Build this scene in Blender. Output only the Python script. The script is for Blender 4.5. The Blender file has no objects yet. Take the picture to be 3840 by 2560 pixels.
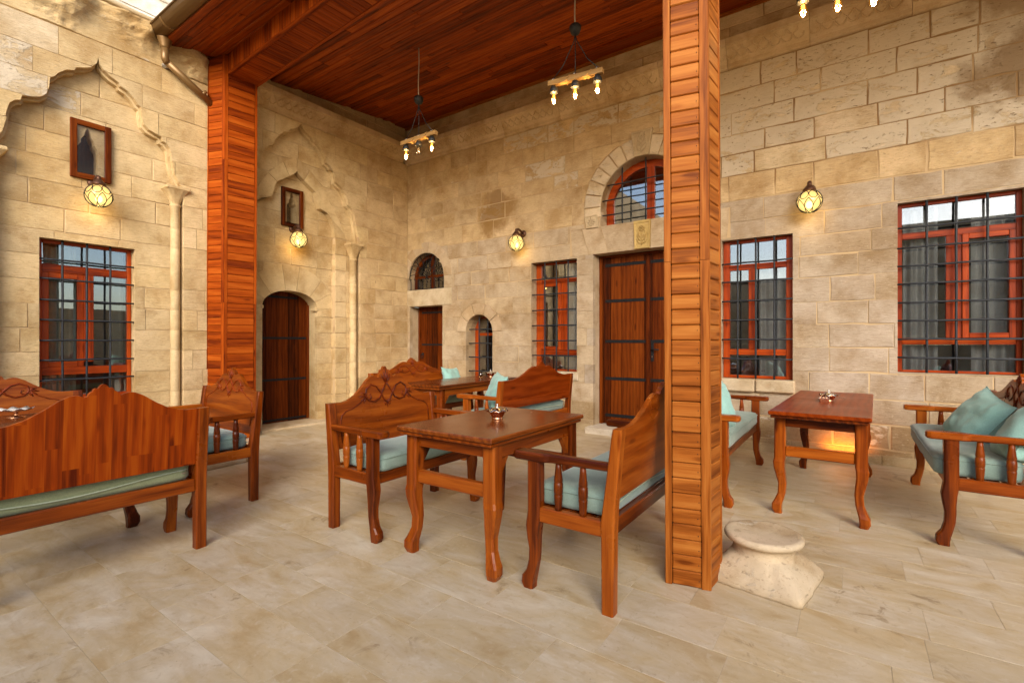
import bpy, bmesh, math, random
from mathutils import Vector, Matrix, noise as mn
rnd = random.Random(7)
R = math.radians
PI = math.pi
sc = bpy.context.scene
COL = sc.collection

# ------------------------------------------------------------------ camera, sky, sun, exposure
CAM = (6.961, -6.425, 1.30)
YAW = 35.0
cd = bpy.data.cameras.new('camera')
cam = bpy.data.objects.new('camera', cd)
COL.objects.link(cam)
cam.location = CAM
cam.rotation_euler = (R(90), 0, R(YAW))
cd.sensor_width = 36.0
cd.lens = 17.0
cd.clip_start = 0.05
cd.clip_end = 300
sc.camera = cam

SUN_EL, SUN_AZ = 25.0, 146.0
wd = bpy.data.worlds.new('World')
sc.world = wd
wd.use_nodes = True
wt = wd.node_tree
bg = wt.nodes['Background']
sky = wt.nodes.new('ShaderNodeTexSky')
sky.sky_type = 'NISHITA'
sky.sun_disc = False
sky.sun_elevation = R(SUN_EL)
sky.sun_rotation = R(SUN_AZ)
sky.dust_density = 2.0
sky.ozone_density = 1.2
sky.air_density = 1.0
wt.links.new(sky.outputs[0], bg.inputs[0])
bg.inputs[1].default_value = 0.11
sl = bpy.data.lights.new('sun', 'SUN')
sl.energy = 1.5
sl.angle = R(38)
sl.color = (1.0, 0.91, 0.79)
so = bpy.data.objects.new('sun', sl)
COL.objects.link(so)
az = R(SUN_AZ)
sdir = Vector((math.sin(az) * math.cos(R(SUN_EL)), math.cos(az) * math.cos(R(SUN_EL)), math.sin(R(SUN_EL))))
so.rotation_euler = sdir.to_track_quat('Z', 'Y').to_euler()
so.location = (5, -12, 12)

sc.view_settings.view_transform = 'Standard'
sc.view_settings.look = 'None'
sc.view_settings.exposure = 1.46
sc.view_settings.gamma = 1.0
sc.view_settings.use_curve_mapping = False
sc.render.engine = 'CYCLES'
sc.cycles.use_denoising = True
sc.cycles.max_bounces = 8
sc.cycles.diffuse_bounces = 5
sc.cycles.transparent_max_bounces = 24
sc.cycles.sample_clamp_indirect = 6.0
sc.cycles.caustics_reflective = False
sc.cycles.caustics_refractive = False

fwd = Vector((-math.sin(R(YAW)), math.cos(R(YAW)), 0))
rgt = Vector((math.cos(R(YAW)), math.sin(R(YAW)), 0))
def in_view(x, y, z, m=0.06):
    d = Vector((x, y, z)) - Vector(CAM)
    Z = d.dot(fwd)
    if Z < 0.15: return False
    return abs(d.dot(rgt) / Z) < 1.0588 + m and abs(d.z / Z) < 0.7059 + m

# ------------------------------------------------------------------ node helpers and materials
class NT:
    def __init__(s, name):
        s.m = bpy.data.materials.new(name)
        s.m.use_nodes = True
        s.t = s.m.node_tree
        for n in list(s.t.nodes): s.t.nodes.remove(n)
        s.out = s.n('ShaderNodeOutputMaterial')
    def n(s, typ, ins=None, **kw):
        nd = s.t.nodes.new(typ)
        for k, v in kw.items(): setattr(nd, k, v)
        if ins:
            for k, v in ins.items():
                if isinstance(v, bpy.types.NodeSocket): s.t.links.new(v, nd.inputs[k])
                else: nd.inputs[k].default_value = v
        return nd
    def math(s, op, a, b=0.0, c=0.0, clamp=False):
        nd = s.n('ShaderNodeMath', {0: a, 1: b, 2: c}, operation=op, use_clamp=clamp)
        return nd.outputs[0]
    def vmath(s, op, a, b=(0, 0, 0)):
        nd = s.n('ShaderNodeVectorMath', {0: a, 1: b}, operation=op)
        return nd.outputs[0]
    def noise(s, vec, scale, detail=3.0, rough=0.55, dist=0.0):
        nd = s.n('ShaderNodeTexNoise', {'Vector': vec, 'Scale': scale, 'Detail': detail, 'Roughness': rough, 'Distortion': dist})
        return nd.outputs['Fac']
    def ramp(s, fac, stops, interp='LINEAR'):
        nd = s.n('ShaderNodeValToRGB', {0: fac})
        cr = nd.color_ramp
        cr.interpolation = interp
        while len(cr.elements) < len(stops): cr.elements.new(0.5)
        for e, (p, c) in zip(cr.elements, stops):
            e.position = p
            e.color = (*c, 1) if len(c) == 3 else c
        return nd.outputs[0]
    def mixc(s, fac, a, b, blend='MIX'):
        nd = s.n('ShaderNodeMix', None, data_type='RGBA', blend_type=blend)
        for i, v in ((0, fac), (6, a), (7, b)):
            if isinstance(v, bpy.types.NodeSocket): s.t.links.new(v, nd.inputs[i])
            else: nd.inputs[i].default_value = v if i == 0 or len(v) == 4 else (*v, 1)
        return nd.outputs[2]
    def smooth(s, v, a, b):
        nd = s.n('ShaderNodeMapRange', {0: v, 1: a, 2: b, 3: 0.0, 4: 1.0}, interpolation_type='SMOOTHSTEP')
        return nd.outputs[0]
    def bump(s, h, strength=0.3, dist=0.01, normal=None):
        nd = s.n('ShaderNodeBump', {'Height': h, 'Strength': strength, 'Distance': dist})
        if normal is not None: s.t.links.new(normal, nd.inputs['Normal'])
        return nd.outputs[0]
    def principled(s, **ins):
        nd = s.n('ShaderNodeBsdfPrincipled', {k.replace('_', ' '): v for k, v in ins.items()})
        s.t.links.new(nd.outputs[0], s.out.inputs[0])
        return s.m
    def finish(s, sock):
        s.t.links.new(sock, s.out.inputs[0])
        return s.m
    def orand(s):
        return s.n('ShaderNodeObjectInfo').outputs['Random']

def sepxyz(t, v):
    nd = t.n('ShaderNodeSeparateXYZ', {0: v})
    return nd.outputs[0], nd.outputs[1], nd.outputs[2]

def wood(name, dark, mid, light, rough=0.3, coat=0.25, stave=False, contrast=1.0, vary=0.35, bumpy=0.15, spec=0.22):
    t = NT(name)
    gr = t.n('ShaderNodeAttribute', attribute_name='gr').outputs['Vector']
    rd = t.orand()
    off = t.n('ShaderNodeCombineXYZ', {0: t.math('MULTIPLY', rd, 37.0), 1: t.math('MULTIPLY', rd, 91.0), 2: t.math('MULTIPLY', rd, 53.0)}).outputs[0]
    v = t.vmath('ADD', gr, off)
    cell = None
    if stave:
        x, y, z = sepxyz(t, gr)
        row = t.math('FLOOR', t.math('DIVIDE', t.math('ADD', y, 0.013), 0.068))
        wn = t.n('ShaderNodeTexWhiteNoise', {'W': row}, noise_dimensions='1D').outputs[0]
        col = t.math('FLOOR', t.math('DIVIDE', t.math('ADD', x, t.math('MULTIPLY', wn, 3.0)), 0.42))
        cv = t.n('ShaderNodeCombineXYZ', {0: row, 1: col, 2: rd}).outputs[0]
        w2 = t.n('ShaderNodeTexWhiteNoise', {'Vector': cv}, noise_dimensions='3D')
        cell = w2.outputs[0]
        v = t.vmath('ADD', v, t.vmath('MULTIPLY', w2.outputs[1], (40, 40, 40)))
    vs = t.vmath('MULTIPLY', v, (1.3, 9, 9))
    big = t.noise(vs, 1.0, 3, 0.55, 0.8)
    vw = t.vmath('MULTIPLY', v, (0.9, 1.0, 1.0))
    gx, gy, gz = sepxyz(t, v)
    v2 = t.n('ShaderNodeCombineXYZ', {0: t.math('MULTIPLY', gx, 0.16), 1: t.math('ADD', gy, t.math('MULTIPLY', gz, 0.6)), 2: 0.0}).outputs[0]
    wv = t.n('ShaderNodeTexWave', {'Vector': v2, 'Scale': 5.5, 'Distortion': 5.0, 'Detail': 2.0, 'Detail Scale': 2.2, 'Detail Roughness': 0.5},
             wave_type='BANDS', bands_direction='Y').outputs['Fac']
    fine = t.noise(t.vmath('MULTIPLY', v, (5, 130, 130)), 1.0, 2, 0.5)
    mid_ = t.noise(t.vmath('MULTIPLY', v, (2.2, 46, 46)), 1.0, 3, 0.6, 0.3)
    vor = t.n('ShaderNodeTexVoronoi', {'Vector': t.vmath('MULTIPLY', v, (2.4, 9, 9)), 'Scale': 1.0, 'Randomness': 1.0}).outputs['Distance']
    knot = t.math('SUBTRACT', 1.0, t.smooth(vor, 0.05, 0.17))
    f = t.math('ADD', t.math('MULTIPLY_ADD', big, 0.55, 0.06), t.math('MULTIPLY', wv, 0.20 * contrast))
    f = t.math('ADD', f, t.math('MULTIPLY', t.math('ADD', t.math('SUBTRACT', fine, 0.5), t.math('MULTIPLY', t.math('SUBTRACT', mid_, 0.5), 0.8)), 0.42 * contrast))
    f = t.math('SUBTRACT', f, t.math('MULTIPLY', knot, 0.30))
    if cell is not None:
        f = t.math('ADD', f, t.math('MULTIPLY', t.math('SUBTRACT', cell, 0.5), 0.30))
    else:
        f = t.math('ADD', f, t.math('MULTIPLY', t.math('SUBTRACT', rd, 0.5), vary))
    c = t.ramp(f, [(0.12, dark), (0.47, mid), (0.85, light)])
    wear = t.noise(t.vmath('MULTIPLY', v, (3, 3, 3)), 1.0, 4, 0.6)
    rg = t.math('MULTIPLY_ADD', wear, 0.25, rough - 0.10)
    b = t.bump(t.math('ADD', t.math('MULTIPLY', fine, 0.6), t.math('MULTIPLY', wv, 0.3)), bumpy, 0.003)
    return t.principled(Base_Color=c, Roughness=rg, Normal=b, Coat_Weight=coat, Coat_Roughness=0.18, Specular_IOR_Level=spec)

def stone_mat(name, lines=1.0, crust=1.0):
    t = NT(name)
    pos = t.n('ShaderNodeNewGeometry').outputs['Position']
    oi = t.n('ShaderNodeObjectInfo')
    tint, alpha, rd = oi.outputs['Color'], oi.outputs['Alpha'], oi.outputs['Random']
    off = t.n('ShaderNodeCombineXYZ', {0: t.math('MULTIPLY', rd, 19.0), 1: t.math('MULTIPLY', rd, 31.0), 2: t.math('MULTIPLY', rd, 7.0)}).outputs[0]
    v = t.vmath('ADD', pos, off)
    cloud = t.noise(v, 3.2, 5, 0.6, 0.3)
    wide = t.noise(pos, 0.9, 4, 0.6)
    chis = t.noise(t.vmath('MULTIPLY', v, (13, 13, 95)), 1.0, 4, 0.7)
    grain = t.noise(v, 120.0, 2, 0.5)
    c = t.mixc(1.0, tint, t.ramp(cloud, [(0.33, (0.78, 0.71, 0.60)), (0.5, (0.99, 0.98, 0.96)), (0.66, (1.13, 1.13, 1.13))]), 'MULTIPLY')
    c = t.mixc(1.0, c, t.ramp(wide, [(0.36, (0.84, 0.77, 0.66)), (0.5, (1, 1, 1)), (0.64, (1.06, 1.06, 1.08))]), 'MULTIPLY')
    c = t.mixc(0.45 * lines, c, t.mixc(1.0, c, t.ramp(chis, [(0.3, (0.66, 0.6, 0.5)), (0.55, (1.1, 1.1, 1.1))]), 'MULTIPLY'))
    spk = t.noise(t.vmath('MULTIPLY', v, (38, 38, 70)), 1.0, 3, 0.7)
    c = t.mixc(t.math('MULTIPLY', t.smooth(spk, 0.58, 0.68), 0.40), c, t.mixc(1.0, c, (0.55, 0.47, 0.36, 1), 'MULTIPLY'))
    c = t.mixc(t.math('MULTIPLY', t.smooth(spk, 0.40, 0.30), 0.45), c, (0.60, 0.51, 0.37, 1))
    # pale lime crust, flaked and pitted, on the weathered stones (alpha of the object's colour says how much)
    cr = t.noise(t.vmath('MULTIPLY', pos, (1, 1, 1.7)), 3.6, 9, 0.70, 0.5)
    lim = t.math('SUBTRACT', 0.78, t.math('MULTIPLY', alpha, 0.42))
    mask = t.smooth(t.math('SUBTRACT', cr, lim), -0.02, 0.05)
    mask = t.math('MULTIPLY', mask, t.math('GREATER_THAN', alpha, 0.02))
    crustc = t.mixc(cloud, (0.47, 0.39, 0.28), (0.66, 0.565, 0.43))
    c = t.mixc(mask, c, crustc)
    pit = t.noise(t.vmath('MULTIPLY', v, (17, 17, 46)), 1.0, 4, 0.7)
    pm = t.math('MULTIPLY', t.smooth(pit, 0.62, 0.65), t.math('MULTIPLY', alpha, 0.9))
    c = t.mixc(pm, c, (0.20, 0.13, 0.07))
    # reddish weather stains
    st = t.smooth(t.noise(pos, 1.7, 6, 0.65, 0.8), 0.60, 0.78)
    c = t.mixc(t.math('MULTIPLY', st, 0.45), c, (0.30, 0.19, 0.09))
    wob = t.vmath('MULTIPLY', t.vmath('SUBTRACT', t.n('ShaderNodeTexNoise', {'Vector': pos, 'Scale': 2.6, 'Detail': 6.0, 'Roughness': 0.65}).outputs['Color'], (0.5, 0.5, 0.5)), (0.9, 0.9, 0.9))
    pw = t.vmath('ADD', pos, wob)
    for (px, pz, rad, sxx, col) in ((2.15, 3.42, 0.46, 1.0, (0.24, 0.13, 0.035)), (2.15, 3.65, 0.22, 1.0, (0.30, 0.19, 0.09)), (8.30, 3.85, 0.50, 1.0, (0.19, 0.11, 0.042)), (8.25, 4.55, 0.45, 1.0, (0.27, 0.175, 0.085))):
        d = t.n('ShaderNodeVectorMath', {0: t.vmath('MULTIPLY', t.vmath('SUBTRACT', pw, (px, 0.0, pz)), (1.0, 0.0, 1.25))}, operation='LENGTH').outputs['Value']
        c = t.mixc(t.math('MULTIPLY', t.math('SUBTRACT', 1.0, t.smooth(d, rad * 0.45, rad * 1.15)), 0.8), c, (*col, 1))
    h = t.math('ADD', t.math('MULTIPLY', chis, 0.7 * lines), t.math('MULTIPLY', grain, 0.25))
    h = t.math('ADD', h, t.math('MULTIPLY', cloud, 0.8))
    h = t.math('ADD', h, t.math('MULTIPLY', mask, 0.35))
    h = t.math('SUBTRACT', h, t.math('MULTIPLY', pm, 0.6))
    b = t.bump(h, 0.8, 0.012)
    return t.principled(Base_Color=c, Roughness=0.88, Normal=b, Specular_IOR_Level=0.25)

def mortar_mat():
    t = NT('lime_mortar')
    pos = t.n('ShaderNodeNewGeometry').outputs['Position']
    f = t.noise(pos, 1.1, 4, 0.6, 0.4)
    px_, py_, z = sepxyz(t, pos)
    hi = t.math('MULTIPLY', t.smooth(z, 2.9, 3.5), t.smooth(px_, 3.0, 5.5))
    c = t.mixc(t.smooth(t.math('ADD', f, t.math('MULTIPLY', hi, 0.20)), 0.54, 0.72), (0.50, 0.365, 0.21, 1), (0.27, 0.165, 0.075, 1))
    b = t.bump(t.noise(pos, 60.0, 3, 0.6), 0.5, 0.004)
    return t.principled(Base_Color=c, Roughness=0.95, Normal=b, Specular_IOR_Level=0.1)

def tile_mat():
    t = NT('travertine')
    oc = t.n('ShaderNodeTexCoord').outputs['Object']
    rd = t.orand()
    off = t.n('ShaderNodeCombineXYZ', {0: t.math('MULTIPLY', rd, 83.0), 1: t.math('MULTIPLY', rd, 47.0), 2: 0.0}).outputs[0]
    v = t.vmath('ADD', oc, off)
    a = t.noise(t.vmath('MULTIPLY', v, (2.2, 4.0, 1)), 1.0, 7, 0.66, 0.8)
    bnd = t.noise(t.vmath('MULTIPLY', v, (3.5, 13, 1)), 1.0, 5, 0.6, 1.2)
    sp = t.noise(v, 22.0, 6, 0.7, 0.5)
    c = t.ramp(a, [(0.34, (0.47, 0.345, 0.19)), (0.44, (0.53, 0.42, 0.265)), (0.56, (0.57, 0.475, 0.345)), (0.66, (0.63, 0.55, 0.43))])
    c = t.mixc(0.38, c, t.mixc(1.0, c, t.ramp(bnd, [(0.36, (0.82, 0.75, 0.64)), (0.5, (1, 1, 1)), (0.64, (1.12, 1.11, 1.08))]), 'MULTIPLY'))
    c = t.mixc(t.math('MULTIPLY', t.smooth(sp, 0.56, 0.66), 0.30), c, (0.68, 0.61, 0.50))
    c = t.mixc(t.math('MULTIPLY', t.smooth(sp, 0.43, 0.36), 0.35), c, (0.40, 0.29, 0.16))
    br = t.math('MULTIPLY', t.smooth(t.noise(v, 7.0, 7, 0.72, 0.9), 0.55, 0.66), t.smooth(t.noise(v, 1.3, 2, 0.5), 0.50, 0.62))
    c = t.mixc(t.math('MULTIPLY', br, 0.65), c, (0.24, 0.155, 0.075))
    val = t.math('MULTIPLY_ADD', rd, 0.10, 0.87)
    c = t.mixc(1.0, c, t.n('ShaderNodeCombineXYZ', {0: val, 1: val, 2: t.math('MULTIPLY', val, 0.96)}).outputs[0], 'MULTIPLY')
    pit = t.smooth(t.noise(v, 55.0, 2, 0.5), 0.70, 0.76)
    c = t.mixc(t.math('MULTIPLY', pit, 0.35), c, (0.2, 0.13, 0.07))
    rg = t.math('MULTIPLY_ADD', sp, 0.30, 0.26)
    b = t.bump(t.math('SUBTRACT', t.math('MULTIPLY', sp, 0.25), pit), 0.12, 0.003)
    return t.principled(Base_Color=c, Roughness=rg, Normal=b, Specular_IOR_Level=0.4)

def plain(name, col, rough=0.5, metal=0.0, nscale=0.0, namt=0.2, bump=0.0, spec=0.5):
    t = NT(name)
    if nscale:
        oc = t.n('ShaderNodeTexCoord').outputs['Object']
        f = t.noise(oc, nscale, 4, 0.6)
        c = t.mixc(1.0, (*col, 1), t.ramp(f, [(0.25, (1 - namt,) * 3), (0.75, (1 + namt,) * 3)]), 'MULTIPLY')
        ins = dict(Base_Color=c, Roughness=t.math('MULTIPLY_ADD', f, 0.2, rough - 0.1), Metallic=metal, Specular_IOR_Level=spec)
        if bump: ins['Normal'] = t.bump(f, bump, 0.004)
        return t.principled(**ins)
    return t.principled(Base_Color=(*col, 1), Roughness=rough, Metallic=metal, Specular_IOR_Level=spec)

def fabric(name, col, col2):
    t = NT(name)
    oc = t.n('ShaderNodeTexCoord').outputs['Object']
    rd = t.orand()
    v = t.vmath('ADD', oc, t.n('ShaderNodeCombineXYZ', {0: t.math('MULTIPLY', rd, 9.0), 1: rd, 2: rd}).outputs[0])
    f = t.noise(v, 4.0, 5, 0.65, 0.6)
    g = t.noise(t.vmath('MULTIPLY', v, (160, 160, 160)), 1.0, 2, 0.5)
    c = t.mixc(t.smooth(f, 0.32, 0.7), (*col, 1), (*col2, 1))
    c = t.mixc(0.25, c, t.mixc(1.0, c, t.ramp(g, [(0.3, (0.6, 0.6, 0.6)), (0.7, (1.3, 1.3, 1.3))]), 'MULTIPLY'))
    b = t.bump(t.math('ADD', g, t.math('MULTIPLY', f, 1.5)), 0.25, 0.004)
    return t.principled(Base_Color=c, Roughness=0.92, Normal=b, Sheen_Weight=0.25, Specular_IOR_Level=0.15)

def emit(name, col, strength):
    t = NT(name)
    return t.finish(t.n('ShaderNodeEmission', {0: (*col, 1), 1: strength}).outputs[0])

def glass_pane():
    t = NT('window_glass')
    fr = t.n('ShaderNodeFresnel', {'IOR': 1.5}).outputs[0]
    fac = t.math('ADD', t.math('MULTIPLY', fr, 1.3), 0.14, clamp=True)
    oc = t.n('ShaderNodeNewGeometry').outputs['Position']
    b = t.bump(t.noise(oc, 1.6, 1, 0.5), 0.05, 0.02)
    gl = t.n('ShaderNodeBsdfGlossy', {'Color': (0.95, 0.97, 1, 1), 'Roughness': 0.0, 'Normal': b}).outputs[0]
    tr = t.n('ShaderNodeBsdfTransparent', {'Color': (0.95, 0.97, 0.96, 1)}).outputs[0]
    return t.finish(t.n('ShaderNodeMixShader', {0: fac, 1: tr, 2: gl}).outputs[0])

def thin_glass(name, tint, extra=0.05, em=None, emf=0.0):
    t = NT(name)
    lw = t.n('ShaderNodeLayerWeight', {'Blend': 0.25}).outputs['Fresnel']
    fac = t.math('ADD', lw, extra, clamp=True)
    gl = t.n('ShaderNodeBsdfGlossy', {'Color': (1, 0.95, 0.85, 1), 'Roughness': 0.03}).outputs[0]
    tr = t.n('ShaderNodeBsdfTransparent', {'Color': (*tint, 1)}).outputs[0]
    if em:
        e = t.n('ShaderNodeEmission', {0: (*em[:3], 1), 1: em[3]}).outputs[0]
        tr = t.n('ShaderNodeMixShader', {0: emf, 1: tr, 2: e}).outputs[0]
    return t.finish(t.n('ShaderNodeMixShader', {0: fac, 1: tr, 2: gl}).outputs[0])

M = {}
M['wood'] = wood('varnished_pine_dark', (0.055, 0.008, 0.0008), (0.205, 0.038, 0.002), (0.36, 0.092, 0.008), 0.28, 0.0, vary=0.55, spec=0.22)
M['top'] = wood('polished_table_pine', (0.05, 0.008, 0.001), (0.17, 0.036, 0.003), (0.28, 0.078, 0.010), 0.20, 0.0, vary=0.3, bumpy=0.04, spec=0.35)
M['wood_red'] = wood('varnished_pine_red', (0.065, 0.007, 0.001), (0.16, 0.021, 0.001), (0.27, 0.045, 0.004), 0.30, 0.0, spec=0.12)
M['stave'] = wood('glued_pine_panel', (0.085, 0.009, 0.0005), (0.27, 0.037, 0.001), (0.43, 0.088, 0.004), 0.36, 0.0, stave=True, spec=0.14)
M['carve'] = wood('carved_groove_wood', (0.05, 0.006, 0.001), (0.17, 0.022, 0.001), (0.28, 0.048, 0.004), 0.38, 0.0)
M['post'] = wood('cladding_pine', (0.13, 0.028, 0.002), (0.31, 0.088, 0.011), (0.43, 0.155, 0.028), 0.48, 0.0, contrast=1.3, vary=0.35, spec=0.12)
M['post_dark'] = wood('cladding_pine_deep', (0.11, 0.014, 0.001), (0.27, 0.044, 0.002), (0.40, 0.088, 0.008), 0.48, 0.0, vary=0.45, spec=0.10)
M['ceil'] = wood('ceiling_pine', (0.085, 0.012, 0.001), (0.25, 0.040, 0.002), (0.40, 0.085, 0.006), 0.42, 0.0, vary=0.42, spec=0.15)
M['door'] = wood('door_pine', (0.022, 0.004, 0.0005), (0.088, 0.015, 0.001), (0.19, 0.042, 0.004), 0.45, 0.0, contrast=0.8, vary=0.5, spec=0.08)
M['frame'] = wood('window_frame_red', (0.14, 0.015, 0.001), (0.31, 0.040, 0.003), (0.42, 0.070, 0.006), 0.34, 0.0)
M['raw'] = wood('light_timber', (0.20, 0.10, 0.03), (0.36, 0.20, 0.065), (0.46, 0.28, 0.11), 0.55, 0.0)
M['stone'] = stone_mat('limestone')
M['smooth'] = stone_mat('dressed_limestone', 0.35)
M['tile'] = tile_mat()
M['mortar'] = mortar_mat()
M['grout'] = plain('pale_grout', (0.45, 0.37, 0.26), 0.9, 0, 25, 0.15, 0.2, 0.1)
M['iron'] = plain('black_iron', (0.010, 0.010, 0.011), 0.6, 0.0, 60, 0.3, 0.15, 0.2)
M['grille'] = plain('grey_painted_iron', (0.022, 0.026, 0.032), 0.55, 0.0, 60, 0.2, 0, 0.3)
M['bronze'] = plain('bronze_metal', (0.10, 0.045, 0.025), 0.45, 0.6, 40, 0.35, 0.2)
M['silver'] = plain('hammered_silver', (0.72, 0.70, 0.66), 0.18, 1.0, 70, 0.12, 0.25)
M['copper'] = plain('beaten_copper', (0.70, 0.36, 0.20), 0.25, 1.0, 50, 0.15, 0.12)
M['alu'] = plain('brushed_aluminium', (0.55, 0.56, 0.58), 0.35, 0.9, 30, 0.08)
M['gutter'] = plain('bronze_gutter_paint', (0.20, 0.115, 0.042), 0.38, 0.35, 12, 0.12)
M['black'] = plain('black_plastic', (0.014, 0.014, 0.015), 0.55, 0, 40, 0.2)
M['wire'] = plain('cream_cable', (0.52, 0.46, 0.36), 0.6)
M['dark'] = plain('painted_shade', (0.018, 0.017, 0.016), 0.9)  # near-black stands in for shade in niche shafts and board joints
M['room'] = plain('room_plaster', (0.16, 0.15, 0.13), 0.9)
M['cushion'] = fabric('sea_green_velvet', (0.19, 0.275, 0.235), (0.25, 0.34, 0.30))
M['cushion_sage'] = fabric('sage_velvet', (0.235, 0.27, 0.145), (0.29, 0.325, 0.185))
M['pillow'] = fabric('turquoise_cotton', (0.225, 0.42, 0.375), (0.28, 0.48, 0.43))
M['piping'] = fabric('pale_green_seam', (0.35, 0.42, 0.29), (0.40, 0.46, 0.33))
M['curtain'] = fabric('grey_curtain', (0.34, 0.335, 0.34), (0.44, 0.435, 0.45))
M['curtain_green'] = fabric('sage_curtain', (0.36, 0.36, 0.27), (0.44, 0.44, 0.34))
M['glass'] = glass_pane()
M['globe'] = thin_glass('amber_globe_glass', (1.0, 0.85, 0.5), 0.02, (1.0, 0.64, 0.20, 0.85), 0.62)
M['hot'] = emit('lit_lamp', (1.0, 0.72, 0.30), 4.0)
M['bulb'] = thin_glass('amber_bulb_glass', (1.0, 0.80, 0.45), 0.06, (1.0, 0.36, 0.03, 0.38), 0.30)
M['bulb_off'] = thin_glass('clear_bulb_glass', (1.0, 0.93, 0.80), 0.10)
M['filament'] = emit('glowing_filament', (1.0, 0.52, 0.11), 4.0)
M['led'] = emit('amber_diodes', (1.0, 0.36, 0.03), 5.0)
M['old_stone'] = stone_mat('eroded_stone', 0.0)
M['sunlit_pale'] = stone_mat('sunlit_pale_stone', 0.4)  # pale stone with the sun's glare put into a whiter colour
M['white'] = plain('white_enamel', (0.72, 0.72, 0.70), 0.3)

# ------------------------------------------------------------------ mesh builder
def gr_of(p, ax):
    if ax == 0: return (p[0], p[1], p[2])
    if ax == 1: return (p[1], p[0], p[2])
    return (p[2], p[0], p[1])

class MB:
    def __init__(s, T=None):
        s.v, s.f, s.g, s.sm, s.T = [], [], [], [], T
    def add(s, vs, fs, ax=0, smooth=False):
        b = len(s.v)
        o = (rnd.uniform(0, 9), rnd.uniform(0, 9), rnd.uniform(0, 9))
        for p in vs:
            g = gr_of(p, ax)
            s.g.append((g[0] + o[0], g[1] + o[1], g[2] + o[2]))
            s.v.append(tuple(s.T(*p)) if s.T else tuple(p))
        for f in fs:
            s.f.append(tuple(i + b for i in f))
            s.sm.append(smooth)
    def box(s, a, b, ax=0, bev=0.0, mt=None):
        x0, y0, z0 = (min(a[i], b[i]) for i in range(3))
        x1, y1, z1 = (max(a[i], b[i]) for i in range(3))
        X, Y, Z = (x0, x1), (y0, y1), (z0, z1)
        e = min(bev, 0.45 * min(x1 - x0, y1 - y0, z1 - z0))
        if e <= 0:
            vs = [(X[i & 1], Y[i >> 1 & 1], Z[i >> 2]) for i in range(8)]
            fs = [(0, 2, 3, 1), (4, 5, 7, 6), (0, 1, 5, 4), (2, 6, 7, 3), (0, 4, 6, 2), (1, 3, 7, 5)]
        else:
            vs = []
            for i in range(8):
                sx, sy, sz = (i & 1, i >> 1 & 1, i >> 2)
                px, py, pz = X[sx], Y[sy], Z[sz]
                ix, iy, iz = px + (e, -e)[sx], py + (e, -e)[sy], pz + (e, -e)[sz]
                vs += [(px, iy, iz), (ix, py, iz), (ix, iy, pz)]
            def q(a_, k): return a_ * 3 + k
            fs = []
            for (c, k) in (((0, 4, 6, 2), 0), ((1, 3, 7, 5), 0), ((0, 1, 5, 4), 1), ((2, 6, 7, 3), 1), ((0, 2, 3, 1), 2), ((4, 5, 7, 6), 2)):
                fs.append(tuple(q(i, k) for i in c))
            for (i, j, k1, k2) in ((0, 1, 1, 2), (2, 3, 2, 1), (4, 5, 2, 1), (6, 7, 1, 2), (0, 2, 2, 0), (1, 3, 0, 2), (4, 6, 0, 2), (5, 7, 2, 0), (0, 4, 0, 1), (1, 5, 1, 0), (2, 6, 1, 0), (3, 7, 0, 1)):
                fs.append((q(i, k1), q(i, k2), q(j, k2), q(j, k1)))
            for i in range(8):
                par = (i & 1) ^ (i >> 1 & 1) ^ (i >> 2)
                fs.append((q(i, 0), q(i, 1), q(i, 2)) if par else (q(i, 0), q(i, 2), q(i, 1)))
        if mt is not None: vs2 = [tuple(mt @ Vector(p)) for p in vs]
        else: vs2 = vs
        s._add_g(vs2, fs, vs, ax)
    def _add_g(s, vs, fs, gsrc, ax, smooth=False):
        b = len(s.v)
        o = (rnd.uniform(0, 9), rnd.uniform(0, 9), rnd.uniform(0, 9))
        for p, q in zip(vs, gsrc):
            g = gr_of(q, ax)
            s.g.append((g[0] + o[0], g[1] + o[1], g[2] + o[2]))
            s.v.append(tuple(s.T(*p)) if s.T else tuple(p))
        for f in fs:
            s.f.append(tuple(i + b for i in f))
            s.sm.append(smooth)
    def hexa(s, p, ax=0):
        s.add(p, [(0, 3, 2, 1), (4, 5, 6, 7), (0, 1, 5, 4), (1, 2, 6, 5), (2, 3, 7, 6), (3, 0, 4, 7)], ax)
    def loft(s, rings, ax=2, caps=True, smooth=False, closed=False):
        n = len(rings[0])
        vs = [p for r in rings for p in r]
        fs = []
        m = len(rings)
        for i in range(m if closed else m - 1):
            i2 = (i + 1) % m
            for j in range(n):
                k = (j + 1) % n
                fs.append((i * n + j, i * n + k, i2 * n + k, i2 * n + j))
        if caps and not closed:
            fs.append(tuple(range(n - 1, -1, -1)))
            fs.append(tuple((m - 1) * n + j for j in range(n)))
        s.add(vs, fs, ax, smooth)
    def tube(s, pts, r, n=6, ax=0, closed=False, smooth=True):
        pts = [Vector(p) for p in pts]
        rings = []
        up = None
        for i, p in enumerate(pts):
            if closed: d = pts[(i + 1) % len(pts)] - pts[i - 1]
            else: d = pts[min(i + 1, len(pts) - 1)] - pts[max(i - 1, 0)]
            d = d.normalized() if d.length > 1e-9 else Vector((0, 0, 1))
            if up is None:
                up = Vector((0, 0, 1)) if abs(d.z) < 0.9 else Vector((1, 0, 0))
            a = d.cross(up)
            a = a.normalized() if a.length > 1e-6 else d.orthogonal().normalized()
            b = a.cross(d)
            up = b
            rr = r[i] if isinstance(r, (list, tuple)) else r
            rings.append([tuple(p + a * (math.cos(2 * PI * k / n) * rr) - b * (math.sin(2 * PI * k / n) * rr)) for k in range(n)])
        s.loft(rings, ax, not closed, smooth, closed)
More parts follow.
